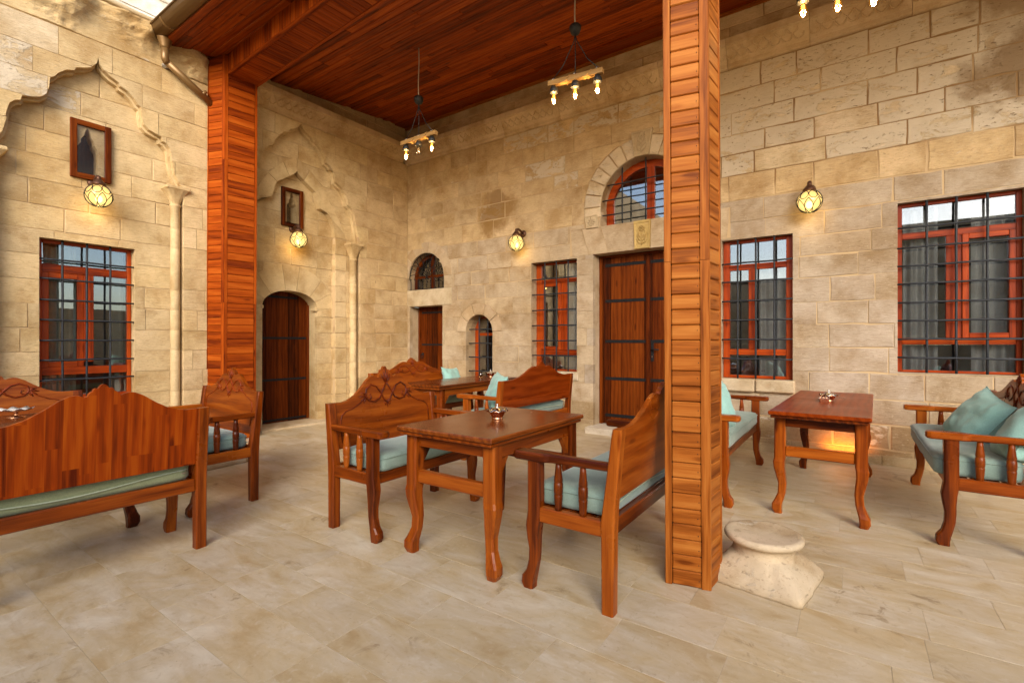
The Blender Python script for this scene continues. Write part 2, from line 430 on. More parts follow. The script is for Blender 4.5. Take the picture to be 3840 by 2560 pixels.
    def lathe(s, prof, c=(0, 0, 0), n=16, ax=2, smooth=True, axis='z', wob=None):
        rings = []
        for i, (r, z) in enumerate(prof):
            ring = []
            for k in range(n):
                a = 2 * PI * k / n
                rr, zz = r, z
                if wob: rr, zz = wob(i, a, r, z)
                ca, sa = rr * math.cos(a), rr * math.sin(a)
                if axis == 'z': p = (c[0] + ca, c[1] + sa, c[2] + zz)
                elif axis == 'y': p = (c[0] + ca, c[1] + zz, c[2] - sa)
                else: p = (c[0] + zz, c[1] + ca, c[2] + sa)
                ring.append(p)
            rings.append(ring)
        s.loft(rings, ax, True, smooth)
    def prism(s, poly, d0, d1, plane='xz', ax=0, tri=True):
        """poly: ccw outline; plane 'xz' extrudes along y from d0 to d1, 'xy' along z."""
        n = len(poly)
        if plane == 'xz':
            A = [(p[0], d0, p[1]) for p in poly]
            B = [(p[0], d1, p[1]) for p in poly]
            A, B = (A, B) if d0 < d1 else (B, A)
        else:
            A = [(p[0], p[1], max(d0, d1)) for p in poly]
            B = [(p[0], p[1], min(d0, d1)) for p in poly]
        fs = [tuple(range(n)), tuple(range(2 * n - 1, n - 1, -1))]
        fs += [(i, n + i, n + (i + 1) % n, (i + 1) % n) for i in range(n)]
        s.add(A + B, fs, ax)
    def build(s, name, m, parent=None, center=False, color=None):
        me = bpy.data.meshes.new(name)
        v = s.v
        org = Vector((0, 0, 0))
        if center and v:
            org = Vector([(min(p[i] for p in v) + max(p[i] for p in v)) / 2 for i in range(3)])
            v = [(p[0] - org.x, p[1] - org.y, p[2] - org.z) for p in v]
        me.from_pydata(v, [], s.f)
        me.polygons.foreach_set('use_smooth', s.sm)
        bm = bmesh.new()
        bm.from_mesh(me)
        bmesh.ops.recalc_face_normals(bm, faces=bm.faces)
        bm.to_mesh(me)
        bm.free()
        at = me.attributes.new('gr', 'FLOAT_VECTOR', 'POINT')
        at.data.foreach_set('vector', [c for g in s.g for c in g])
        me.materials.append(M[m] if isinstance(m, str) else m)
        o = bpy.data.objects.new(name, me)
        COL.objects.link(o)
        o.location = org
        if parent is not None:
            o.parent = parent
            if center: o.location = org - Vector(parent.get('_org', (0, 0, 0)))
        if color is not None: o.color = color
        return o

def tag(o, label=None, cat=None, group=None, kind=None):
    if label: o['label'] = label
    if cat: o['category'] = cat
    if group: o['group'] = group
    if kind: o['kind'] = kind
    return o

def thing(name, label, cat, loc=(0, 0, 0), rz=0.0, group=None):
    o = bpy.data.objects.new(name, None)
    COL.objects.link(o)
    o.location = loc
    o.rotation_euler = (0, 0, rz)
    o.empty_display_size = 0.1
    return tag(o, label, cat, group)

def wthing(name, label, cat, loc, group=None):
    """thing whose parts are built in world coordinates"""
    o = thing(name, label, cat, loc, 0, group)
    ORG[o.name] = Vector(loc)
    return o
ORG = {}

def wb(mb, name, m, parent, color=None):
    """build mb (world coordinates) as a part of a wthing or of one of its parts"""
    me_o = mb.build(name, m, None, True, color)
    w = me_o.location.copy()
    if parent is not None:
        me_o.parent = parent
        me_o.location = w - ORG[parent.name]
    ORG[me_o.name] = w
    return me_o

def copy_tree(o, parent=None):
    c = o.copy()
    COL.objects.link(c)
    if parent is not None: c.parent = parent
    for ch in KIDS(o): copy_tree(ch, c)
    return c
def KIDS(o): return [x for x in list(o.children)]

TA = lambda u, z, n: (n, u, z)          # wall on the left: u = +y, z up, n = +x
TB = lambda u, z, n: (u, -n, z)         # back wall: u = +x, z up, n = -y

# ------------------------------------------------------------------ masonry
def lin(pts):
    def f(x):
        if x <= pts[0][0]: return pts[0][1]
        for (a, b), (c, d) in zip(pts, pts[1:]):
            if x <= c: return b + (d - b) * (x - a) / max(c - a, 1e-9)
        return pts[-1][1]
    return f

class Hole:
    def __init__(s, u0, u1, zb, pts):
        s.u0, s.u1, s.zb = u0, u1, zb
        s.pts = sorted(pts)
        s.top = lin(s.pts)
        s.brk = [u0, u1] + [p[0] for p in s.pts if u0 < p[0] < u1]
        s.zmax = max(p[1] for p in s.pts)
    def outline(s):
        return [(s.u0, s.zb)] + [(s.u0, s.top(s.u0))] + [p for p in s.pts if s.u0 < p[0] < s.u1] + [(s.u1, s.top(s.u1)), (s.u1, s.zb)]

def grow(h, e=.004):
    g = Hole(h.u0 - e, h.u1 + e, h.zb - (e if h.zb > 0 else 0), [(h.u0 - e, h.top(h.u0) + e)] + [(a, b + e) for a, b in h.pts] + [(h.u1 + e, h.top(h.u1) + e)])
    return g

def rect_hole(u0, u1, zb, zt): return Hole(u0, u1, zb, [(u0, zt), (u1, zt)])
def arch_hole(uc, r, zb, zs, ry=None, n=12):
    ry = ry or r
    pts = [(uc - r * math.cos(PI * i / n), zs + ry * math.sin(PI * i / n)) for i in range(n + 1)]
    return Hole(uc - r, uc + r, zb, pts)
def sym_hole(uc, half, zb):
    pts = [(uc - d, z) for d, z in half] + [(uc + d, z) for d, z in half if d > 0]
    return Hole(uc - half[-1][0], uc + half[-1][0], zb, pts)

def cut(u0, u1, z0, z1, holes):
    """quads left of the rectangle after the holes: list of (ua, ub, zbL, zbR, ztL, ztR); None = untouched"""
    hs = [h for h in holes if h.u0 < u1 - 1e-6 and h.u1 > u0 + 1e-6 and h.zb < z1 - 1e-6 and h.zmax > z0 + 1e-6]
    if not hs: return None
    br = sorted({u0, u1} | {b for h in hs for b in h.brk if u0 < b < u1})
    out = []
    e = 1e-5
    for a, b in zip(br, br[1:]):
        if b - a < 1e-4: continue
        segs = [((z0, z0), (z1, z1))]
        for h in hs:
            if h.u0 > a + e or h.u1 < b - e: continue
            hb, ta, tb = h.zb, h.top(a + e), h.top(b - e)
            new = []
            for (la, lb), (ha, hb2) in segs:
                na, nb = max(la, ta), max(lb, tb)
                if na < ha - 1e-4 or nb < hb2 - 1e-4: new.append(((min(na, ha), min(nb, hb2)), (ha, hb2)))
                ma, mb_ = min(ha, hb), min(hb2, hb)
                if ma > la + 1e-4 or mb_ > lb + 1e-4: new.append(((la, lb), (max(ma, la), max(mb_, lb))))
            segs = new
        for (la, lb), (ha, hb2) in segs: out.append((a, b, la, lb, ha, hb2))
    return out

def slab_quads(mb, qs, n0, n1):
    for a, b, la, lb, ha, hb in qs:
        mb.hexa([(a, la, n0), (b, lb, n0), (b, hb, n0), (a, ha, n0), (a, la, n1), (b, lb, n1), (b, hb, n1), (a, ha, n1)])

def stone_block(mb, u0, u1, z0, z1, n0, n1, rag=0.004, e=0.005):
    j = lambda: rnd.uniform(0, rag) if rnd.random() < .8 else rnd.uniform(0, rag * 2.4)
    um = u0 + (u1 - u0) * rnd.uniform(0.3, 0.45); uk = u0 + (u1 - u0) * rnd.uniform(0.6, 0.75)
    zm = (z0 + z1) / 2
    ring = [(u0 + j(), z0 + j()), (um, z0 + j()), (uk, z0 + j()), (u1 - j(), z0 + j()), (u1 - j(), zm), (u1 - j(), z1 - j()), (uk, z1 - j()), (um, z1 - j()), (u0 + j(), z1 - j()), (u0 + j(), zm)]
    cu, cz = (u0 + u1) / 2, zm
    fu, fz = 1 - 2 * e / (u1 - u0), 1 - 2 * e / (z1 - z0)
    r0 = [(u, z, n0) for u, z in ring]
    r1 = [(u, z, n1 - e * 0.8) for u, z in ring]
    r2 = [(cu + (u - cu) * fu, cz + (z - cz) * fz, n1 + rnd.uniform(-0.0015, 0.0015)) for u, z in ring]
    mb.loft([r0, r1, r2], 0, True)

def masonry(T, parent, rows, u0, u1, n, holes, tint, L=(0.34, 0.68), mat='stone', keep=None, rag=0.004, thick=0.07, gap=0.0026, only=None):
    for z0, z1 in rows:
        us = [u0]
        u = u0 + rnd.uniform(0.2, L[1])
        while u < u1 - 0.22:
            us.append(u)
            u += rnd.uniform(*L)
        us.append(u1)
        for a, b in zip(us, us[1:]):
            ua, ub, za, zb = a + gap, b - gap, z0 + gap, z1 - gap
            qs = cut(ua, ub, za, zb, holes)
            if qs is not None and not qs: continue
            if only and not any(only.u0 <= p <= only.u1 and za < only.top(p) + 0.02 for p in (ua, ua + (ub - ua) * .25, (ua + ub) / 2, ub - (ub - ua) * .25, ub)): continue
            nn = n + rnd.uniform(-0.003, 0.003)
            cu, cz = (ua + ub) / 2, (za + zb) / 2
            w = Vector(T(cu, cz, n))
            tn = tint(cu, cz)
            for grp in ([None] if qs is None else islands(qs)):
                mb = MB(T)
                if grp is None: stone_block(mb, ua, ub, za, zb, nn - thick, nn, rag)
                else:
                    area = sum((q[1] - q[0]) * ((q[4] - q[2]) + (q[5] - q[3])) / 2 for q in grp)
                    if area < 0.0008: continue
                    slab_quads(mb, grp, nn - thick, nn)
                if keep and not keep(w): keep.rest.append((mb, w))
                else: wb(mb, 'stone', mat, parent, tn)

def islands(qs):
    par = list(range(len(qs)))
    def find(i):
        while par[i] != i: i = par[i]
        return i
    for i, p in enumerate(qs):
        for j in range(i):
            q = qs[j]
            if abs(p[0] - q[1]) < 1e-6: a, b = (p[2], p[4]), (q[3], q[5])
            elif abs(q[0] - p[1]) < 1e-6: a, b = (q[2], q[4]), (p[3], p[5])
            else: continue
            if min(a[1], b[1]) - max(a[0], b[0]) > 1e-4: par[find(i)] = find(j)
    out = {}
    for i, q in enumerate(qs): out.setdefault(find(i), []).append(q)
    return list(out.values())

class Keep:
    def __init__(s, m=0.12): s.rest, s.m = [], m
    def __call__(s, w): return in_view(w.x, w.y, w.z, s.m)
    def flush(s, parent, mat, color):
        if not s.rest: return
        mb = MB()
        for b, w in s.rest:
            k = len(mb.v)
            mb.v += b.v; mb.g += b.g; mb.sm += b.sm
            mb.f += [tuple(i + k for i in f) for f in b.f]
        tag(wb(mb, 'outlying_stones', mat, parent, color), kind='stuff')

def backing(T, parent, u0, u1, z0, z1, n, holes, depth=0.25, mat='mortar', name='mortar'):
    mb = MB(T)
    qs = cut(u0, u1, z0, z1, [grow(h) for h in holes]) or [(u0, u1, z0, z0, z1, z1)]
    slab_quads(mb, qs, n - depth, n)
    return wb(mb, name, mat, parent)

def reveal(T, parent, hole, nf, nb, color, thick=0.03, bottom=True):
    """stone lining of an opening, from the wall face back to the frame"""
    o = hole.outline()
    mb = MB(T)
    pts = o if not bottom else o + [o[0]]
    cu = (hole.u0 + hole.u1) / 2
    cz = (hole.zb + hole.zmax) / 2
    for (a, b), (c, d) in zip(pts, pts[1:]):
        l = math.hypot(c - a, d - b)
        if l < 1e-5: continue
        nx, nz = -(d - b) / l, (c - a) / l          # outward normal of a clockwise outline (left of travel)
        if (cu - a) * nx + (cz - b) * nz > 0: nx, nz = -nx, -nz
        k = max(1, int(l / 0.12)) if l > 0.3 else 1
        a, b, c, d = a + nx * .0025, b + nz * .0025, c + nx * .0025, d + nz * .0025
        P = [(a, b), (c, d), (c + nx * thick, d + nz * thick), (a + nx * thick, b + nz * thick)]
        area = sum(P[i][0] * P[(i + 1) % 4][1] - P[(i + 1) % 4][0] * P[i][1] for i in range(4))
        if area < 0: P = P[::-1]
        mb.hexa([(p[0], p[1], nb) for p in P] + [(p[0], p[1], nf) for p in P])
    return wb(mb, 'reveal', 'smooth', parent, color)

def ring_stones(T, parent, uc, zs, ri, ro, a0, a1, n, nb, nf, tint, name='voussoir', ry=1.0, skip=(), gap=0.012, mat='smooth'):
    for i in range(n):
        if i in skip: continue
        t0 = a0 + (a1 - a0) * i / n
        t1 = a0 + (a1 - a0) * (i + 1) / n
        g = gap / ro / 2
        k = 4
        P = []
        for q in range(k + 1):
            t = t0 + g + (t1 - t0 - 2 * g) * q / k
            P.append((t, ro))
        mb = MB(T)
        e = 0.006
        nn = nf + rnd.uniform(-0.002, 0.003)
        o_ = [(uc + r * math.cos(t), zs + r * ry * math.sin(t)) for t, r in P]
        i_ = [(uc + ri * math.cos(t), zs + ri * ry * math.sin(t)) for t, r in P]
        ring = o_ + i_[::-1]
        if (a1 < a0): ring = ring[::-1]
        c = (sum(p[0] for p in ring) / len(ring), sum(p[1] for p in ring) / len(ring))
        r0 = [(p[0], p[1], nb) for p in ring]
        r1 = [(p[0], p[1], nn - e) for p in ring]
        r2 = [(c[0] + (p[0] - c[0]) * 0.94, c[1] + (p[1] - c[1]) * 0.94, nn) for p in ring]
        # outline made counter-clockwise seen from the front
        ar = sum(ring[q][0] * ring[(q + 1) % len(ring)][1] - ring[(q + 1) % len(ring)][0] * ring[q][1] for q in range(len(ring)))
        if ar < 0: r0, r1, r2 = r0[::-1], r1[::-1], r2[::-1]
        mb.loft([r0, r1, r2], 0, True)
        wb(mb, name, mat, parent, tint(c[0], c[1]))

def interior(T, parent, u0, u1, z0, z1, n, depth=0.9):
    """dark room behind a window"""
    mb = MB(T)
    w = 0.02
    a, b, c, d = u0 - 0.3, u1 + 0.3, z0 - 0.2, z1 + 0.2
    mb.box((a, c, n - depth - w), (b, d, n - depth))
    mb.box((a - w, c, n - depth), (a, d, n))
    mb.box((b, c, n - depth), (b + w, d, n))
    mb.box((a, c - w, n - depth), (b, c, n))
    mb.box((a, d, n - depth), (b, d + w, n))
    wb(mb, 'room_lining', 'room', parent)

def curtain(T, parent, u0, u1, z0, z1, n, mat='curtain', pitch=0.11, amp=0.025):
    mb = MB(T)
    N = max(8, int((u1 - u0) / 0.012))
    fr, bk = [], []
    ph = rnd.uniform(0, 6)
    for i in range(N + 1):
        u = u0 + (u1 - u0) * i / N
        o = amp * math.sin(2 * PI * u / pitch + ph + 1.3 * math.sin(u * 9 + ph)) + 0.4 * amp * math.sin(u * 31 + ph)
        fr.append((u, n + o)); bk.append((u, n + o - 0.004))
    vs, fs = [], []
    for u, nn in fr: vs += [(u, z0, nn), (u, z1, nn)]
    b0 = len(vs)
    for u, nn in bk: vs += [(u, z0, nn), (u, z1, nn)]
    for i in range(N):
        fs.append((2 * i, 2 * i + 2, 2 * i + 3, 2 * i + 1))
        fs.append((b0 + 2 * i, b0 + 2 * i + 1, b0 + 2 * i + 3, b0 + 2 * i + 2))
    mb.add(vs, fs, 1, True)
    return wb(mb, 'curtain', mat, parent)

def bars(T, parent, us, zs, u0, u1, z0, z1, n, r=0.011, topf=None, extf=None):
    for u in us:
        zt = topf(u) if topf else z1
        mb = MB(T)
        k = 6
        mb.tube([(u + 0.0015 * math.sin(i * 2.1 + u * 9), z0 - 0.005 + (zt - z0 + 0.01) * i / k, n) for i in range(k + 1)], r, 6)
        wb(mb, 'grille_bar', 'grille', parent)
    for z in zs:
        a, b = extf(z) if extf else (u0, u1)
        mb = MB(T)
        k = 6
        mb.tube([(a - 0.004 + (b - a + 0.008) * i / k, z + 0.0025 * math.sin(i * 1.7 + z * 13), n + 0.012) for i in range(k + 1)], r * 0.92, 6)
        wb(mb, 'grille_bar', 'grille', parent)

def pane(T, parent, u0, u1, z0, z1, n):
    mb = MB(T)
    mb.box((u0, z0, n - 0.003), (u1, z1, n + 0.003))
    return wb(mb, 'pane', 'glass', parent)

def rail(T, parent, name, u0, u1, z0, z1, n0, n1, ax, m='frame', bev=0.004):
    mb = MB(T)
    mb.box((u0, z0, n0), (u1, z1, n1), ax, bev)
    return wb(mb, name, m, parent)


def pair_ring(T, parent, inner, outer, groups, nb, nf, tint, name='voussoir', mat='smooth', g=0.006):
    """stones between two outlines given as equally long point lists"""
    for a, b in groups:
        I = [Vector(p) for p in inner[a:b + 1]]
        O = [Vector(p) for p in outer[a:b + 1]]
        # shrink the two radial ends for the joint
        for L in (I, O):
            if len(L) > 1:
                d = (L[1] - L[0]).normalized() * (g / 2); L[0] = L[0] + d
                d = (L[-2] - L[-1]).normalized() * (g / 2); L[-1] = L[-1] + d
        mb = MB(T)
        nn = nf + rnd.uniform(-0.002, 0.003)
        for i in range(len(I) - 1):
            P = [I[i], I[i + 1], O[i + 1], O[i]]
            ar = sum(P[k].x * P[(k + 1) % 4].y - P[(k + 1) % 4].x * P[k].y for k in range(4))
            if ar < 0: P = P[::-1]
            mb.hexa([(p.x, p.y, nb) for p in P] + [(p.x, p.y, nn) for p in P])
        c = sum((p for p in I + O), Vector((0, 0))) / (len(I) + len(O))
        wb(mb, name, mat, parent, tint(c.x, c.y))

def jit(c, a=0.0, v=0.10, h=0.035):
    v *= .75; h *= .75
    k = 1 + rnd.uniform(-v, v)
    d = rnd.uniform(-h, h)
    return (max(0.02, c[0] * k * (1 + d * .4)), max(0.02, c[1] * k), max(0.02, c[2] * k * (1 - d * 1.6)), a)

# ------------------------------------------------------------------ floor of travertine tiles
floor = thing('floor', None, None)
floor['kind'] = 'structure'
TW = 0.305
mb = MB()
mb.box((-0.6, -14.5, -0.30), (14.5, 0.3, -0.0014))
mb.build('grout_bed', 'grout', floor)
tile_me = {}
def tile_mesh(L, W):
    k = (round(L, 3), round(W, 3))
    if k not in tile_me:
        m = MB()
        g = 0.0008
        m.box((-L / 2 + g, -W / 2 + g, -0.02), (L / 2 - g, W / 2 - g, 0.0), 0, 0.0006)
        o = m.build('floor_tile', 'tile')
        tile_me[k] = o.data
        bpy.data.objects.remove(o)
    return tile_me[k]
cand, restmb = [], MB()
for r in range(0, 46):
    yc = -(r + 0.5) * TW + 0.0
    x = -0.45 - rnd.uniform(0, 0.5)
    if r in (16, 17): x = {16: 4.048 - 0.61 * 8, 17: 4.067 - 0.61 * 8 + .3}[r]
    while x < 14.3:
        L = rnd.choice((0.61, 0.61, 0.61, 0.61, 0.46, 0.30))
        cx = x + L / 2
        vis = any(in_view(cx + i * L * .5, yc + j * TW * .5, 0, 0.02) for i in (-1, 0, 1) for j in (-1, 0, 1))
        d = math.hypot(cx - CAM[0], yc - CAM[1])
        cand.append((0 if vis else 1, d, cx, yc, L))
        x += L
cand.sort()
for i, (hid, d, cx, yc, L) in enumerate(cand):
    if i < 300 and not hid:
        o = bpy.data.objects.new('floor_tile', tile_mesh(L, TW))
        COL.objects.link(o)
        o.location = (cx, yc, rnd.uniform(-0.0004, 0.0004))
        o.rotation_euler = (0, 0, rnd.choice((0, PI)))
        o.parent = floor
    else:
        g = 0.0016
        restmb.box((cx - L / 2 + g, yc - TW / 2 + g, -0.02), (cx + L / 2 - g, yc + TW / 2 - g, 0.0))
tag(restmb.build('outlying_tiles', 'tile', floor), kind='stuff')

# ------------------------------------------------------------------ left wall with two blind arches
YEL = (0.53, 0.40, 0.22)
BUF = (0.52, 0.385, 0.22)
DRK = (0.37, 0.262, 0.14)
PALE = (0.56, 0.455, 0.31)
ROWS = [0, .155, .42, .68, .94, 1.19, 1.44, 1.70, 1.96, 2.225, 2.49, 2.75, 3.02, 3.28, 3.55, 3.82, 4.09, 4.36, 4.66]
rowsA = list(zip(ROWS, ROWS[1:]))
P1 = [(0, 4.49), (.012, 4.42), (.05, 4.37), (.11, 4.325), (.17, 4.30), (.19, 4.29), (.20, 4.255), (.27, 4.23), (.33, 4.17), (.37, 4.11), (.40, 4.09), (.408, 3.98), (.43, 3.90), (.48, 3.85), (.55, 3.825), (.61, 3.81), (.622, 3.76), (.66, 3.745), (.70, 3.70), (.72, 3.62), (.73, 3.50), (.75, 3.40), (.80, 3.30), (.85, 3.24)]
P2 = [(0, 4.70), (.012, 4.63), (.05, 4.57), (.12, 4.53), (.18, 4.50), (.20, 4.45), (.27, 4.43), (.35, 4.36), (.40, 4.28), (.42, 4.25), (.43, 4.18), (.50, 4.15), (.57, 4.08), (.605, 3.99), (.615, 3.92), (.66, 3.89), (.74, 3.84), (.80, 3.76), (.84, 3.68), (.85, 3.60), (.92, 3.55), (.98, 3.45), (1.01, 3.32), (1.06, 3.1), (1.09, 2.97)]
U1, U2 = -4.64, -2.19
P2 = [(a, min(b, 4.655)) for a, b in P2]
hA1, hA2 = sym_hole(U1, P1, 0.0), sym_hole(U2, P2, 0.0)
wallA = wthing('stone_wall', 'long pale stone wall with two scalloped blind arches and slender corner columns', 'wall', (0, -3.3, 0))
def tintA(u, z):
    if u > -1.1: return jit((.50, .365, .20) if rnd.random() < .7 else (.53, .39, .22), 0.0, .10)
    if z > 3.9 and u < -4.9: return jit(PALE if rnd.random() < .6 else YEL, 0.75 if rnd.random() < .6 else .2, .08)
    return jit(YEL, 0.25 if rnd.random() < .12 else 0.0, .08)
kA = Keep(0.15)
masonry(TA, wallA, rowsA, -6.7, -0.003, 0.035, [hA1, hA2], tintA, keep=kA, rag=0.006, thick=0.13)
backing(TA, wallA, -6.7, 0.0, 0.0, 4.66, 0.028, [hA1, hA2], 0.12)
# recessed panel of the first arch, with window and niche
win1_h = rect_hole(-5.098, -4.258, 0.66, 2.41)
def ogee(uc, w, z0, zs, za):
    return sym_hole(uc, [(0, za), (.02, za - .03), (w * .35, za - .09), (w * .6, za - .13), (w * .62, za - .17), (w * .95, zs), (w, zs - .05)], z0)
nich1_h = ogee(-4.70, 0.095, 3.19, 3.48, 3.70)
masonry(TA, wallA, rowsA[:-1], -5.52, -3.77, -0.10, [win1_h, nich1_h], tintA, keep=kA, rag=0.004, only=hA1)
backing(TA, wallA, -5.54, -3.76, 0.0, 4.6, -0.107, [win1_h, nich1_h], 0.07)
reveal(TA, wallA, win1_h, -0.104, -0.42, (*YEL, 0))
interior(TA, wallA, -5.10, -4.26, 0.66, 2.41, -0.34)
# first recess of the second arch: pointed inner arch ring on pilasters
IN = [(0, 3.95), (.03, 3.90), (.12, 3.83), (.24, 3.75), (.32, 3.70), (.35, 3.62), (.375, 3.52), (.40, 3.45), (.46, 3.43), (.54, 3.40), (.60, 3.34), (.65, 3.22), (.67, 3.10), (.675, 3.03)]
OU = [(0, 4.15), (.10, 4.10), (.22, 4.02), (.34, 3.91), (.45, 3.79), (.54, 3.66), (.62, 3.52), (.70, 3.40), (.76, 3.31), (.81, 3.2), (.85, 3.12), (.88, 3.05), (.895, 3.03), (.90, 3.025)]
hIn, hOu = sym_hole(U2, IN, 0.0), sym_hole(U2, OU, 0.0)
masonry(TA, wallA, rowsA, -3.27, -1.085, -0.08, [hOu], tintA, keep=kA, rag=0.004, only=hA2)
backing(TA, wallA, -3.29, -1.07, 0.0, 4.66, -0.087, [hIn], 0.06)
for sgn in (-1, 1):
    pair_ring(TA, wallA, [(U2 + sgn * a, b) for a, b in IN], [(U2 + sgn * a, b) for a, b in OU], [(0, 2), (2, 4), (4, 7), (7, 10), (10, 13)], -0.19, -0.078, tintA)
    for z0, z1 in rowsA:
        if z0 >= 3.0: continue
        m = MB(TA)
        a, b = sorted((U2 + sgn * .677, U2 + sgn * .897))
        stone_block(m, a, b, z0 + .003, min(z1, 3.027) - .003, -0.19, -0.079 + rnd.uniform(-.002, .003))
        wb(m, 'stone', 'smooth', wallA, tintA(a, z0))
# innermost panel with the arched door and the second niche
UD = -2.228
dA_in = [(UD + .452 * math.cos(PI * i / 16), 1.84 + .25 * math.sin(PI * i / 16)) for i in range(17)]
dA_ou = [(UD + .74 * math.cos(PI * i / 16), 1.84 + .65 * math.sin(PI * i / 16)) for i in range(17)]
dA_hole = Hole(UD - .452, UD + .452, 0.0, dA_in)
dA_ring = Hole(UD - .74, UD + .74, 1.84, dA_ou)
nich2_h = ogee(-2.215, 0.085, 3.13, 3.42, 3.62)
masonry(TA, wallA, rowsA[:-2], -2.87, -1.51, -0.18, [dA_hole, dA_ring, nich2_h], tintA, keep=kA, rag=0.003, only=hIn)
backing(TA, wallA, -2.90, -1.49, 0.0, 4.1, -0.187, [dA_hole, nich2_h], 0.06)
pair_ring(TA, wallA, dA_in, dA_ou, [(0, 2), (2, 4), (4, 7), (7, 9), (9, 12), (12, 14), (14, 16)], -0.25, -0.178, tintA)
reveal(TA, wallA, dA_hole, -0.186, -0.50, (*YEL, 0), bottom=False)
m = MB(TA); m.box((UD + .41, 1.79, -0.30), (UD + .475, 1.845, -0.165), 0, .012); wb(m, 'impost', 'smooth', wallA, (*YEL, 0))
m = MB(TA); m.box((UD - .475, 1.79, -0.30), (UD - .43, 1.845, -0.165), 0, .012); wb(m, 'impost', 'smooth', wallA, (*YEL, 0))
m = MB(TA); m.box((UD - .60, -0.02, -0.50), (UD + .62, 0.028, 0.10), 0, .006); wb(m, 'threshold', 'smooth', wallA, (*PALE, 0))
# niches: shafts behind, coloured near-black for the shade inside
for nm, h, nf in (('niche_shaft', nich1_h, -0.12), ('niche_shaft', nich2_h, -0.20)):
    m = MB(TA)
    a, b, c, d = h.u0 - .06, h.u1 + .06, h.zb - .04, h.zmax + .04
    m.box((a, c, nf - .45), (b, d, nf - .43)); m.box((a - .02, c, nf - .43), (a, d, nf - .1)); m.box((b, c, nf - .43), (b + .02, d, nf - .1))
    m.box((a, c - .02, nf - .43), (b, c, nf - .1)); m.box((a, d, nf - .43), (b, d + .02, nf - .1))
    wb(m, nm, 'dark', wallA)
    reveal(TA, wallA, h, nf + .01, nf - .16, (*YEL, 0), .015)
def arch_moulding(uc, prof, zlow, off, nb, nf, groups):
    for sgn in (-1, 1):
        op = [(uc + sgn * a, b) for a, b in prof]
        ip = []
        for k, (a, b) in enumerate(prof):
            va, vb = -a, (zlow - b)
            l = math.hypot(va, vb)
            ip.append((uc + sgn * max(0, a + va / l * off), b + vb / l * off))
        pair_ring(TA, wallA, ip, op, groups, nb, nf, lambda u, z: (*YEL, 0), 'arch_moulding', 'smooth', .002)
arch_moulding(U1, P1, 3.1, .030, -.11, -.030, [(0, 6), (6, 11), (11, 16), (16, 19), (19, 23)])
arch_moulding(U2, P2, 2.9, .030, -.09, -.020, [(0, 6), (6, 10), (10, 15), (15, 20), (20, 24)])
# slender corner columns with flared capitals
def colonnette(u, zc, zt, r, w, n=-0.03):
    m = MB(TA)
    prof = [(r * 1.35, 0.0), (r * 1.35, .06), (r * 1.1, .09), (r, .12)]
    z = .42
    while z < zc - .06:
        prof += [(r, z - .004), (r * .965, z), (r, z + .004)]
        z += rnd.choice((.25, .3, .52))
    prof += [(r, zc - .03), (r * 1.18, zc - .02), (r * 1.18, zc)]
    N = 14
    rings = [[(u + q[0] * math.cos(2 * PI * k / N), q[1], n + q[0] * math.sin(2 * PI * k / N)) for k in range(N)] for q in prof]
    m.loft(rings, 1, True, True)
    o = wb(m, 'column_shaft', 'smooth', wallA, (*YEL, 0))
    m = MB(TA)
    rings = []
    for t in [i / 7 for i in range(8)]:
        hw = r * 1.02 + (w / 2 - r * 1.02) * t ** 1.8
        sq = 2 + 5 * t
        ring = []
        for k in range(16):
            a = 2 * PI * k / 16
            c_, s_ = math.cos(a), math.sin(a)
            q = (abs(c_) ** sq + abs(s_) ** sq) ** (-1 / sq)
            ring.append((u + hw * q * c_, zc + (zt - zc - .045) * t, n + hw * q * s_ * .9))
        rings.append(ring)
    m.loft(rings, 1)
    m.box((u - w / 2 - .008, zt - .045, n - .1), (u + w / 2 + .008, zt, n + w * .46), 0, .01)
    wb(m, 'capital', 'smooth', wallA, (*YEL, 0.15))
colonnette(-1.195, 2.71, 2.965, .062, .26)
colonnette(-3.862, 3.02, 3.24, .052, .25)
colonnette(-5.487, 3.02, 3.24, .052, .25)
colonnette(-3.185, 2.71, 2.965, .062, .26)
# iron ring and drain end in the wall
m = MB(TA); m.tube([(-.735, 2.40, -.005), (-.735, 2.40, .03)], .012, 6); wb(m, 'ring_staple', 'iron', wallA)
t = wthing('tether_ring', 'small rusty iron ring hanging on the wall right of the slender corner column', 'ring', (0.03, -.73, 2.36))
m = MB(TA); m.tube([(-.735 + .034 * math.cos(a * PI / 9), 2.365 + .045 * math.sin(a * PI / 9), .028) for a in range(18)], .007, 6, 0, True); wb(m, 'iron_ring', 'bronze', t)
t = wthing('drain_pipe_end', 'short metal pipe end sticking out of the wall beside the slanting downpipe', 'pipe', (0.0, -3.99, 4.70))
m = MB(TA); m.lathe([(.0, 0), (.035, 0), (.035, .11), (.027, .11), (.027, .03), (0, .03)], (-3.99, 4.70, -0.02), 12, axis='z'); wb(m, 'pipe', 'alu', t)

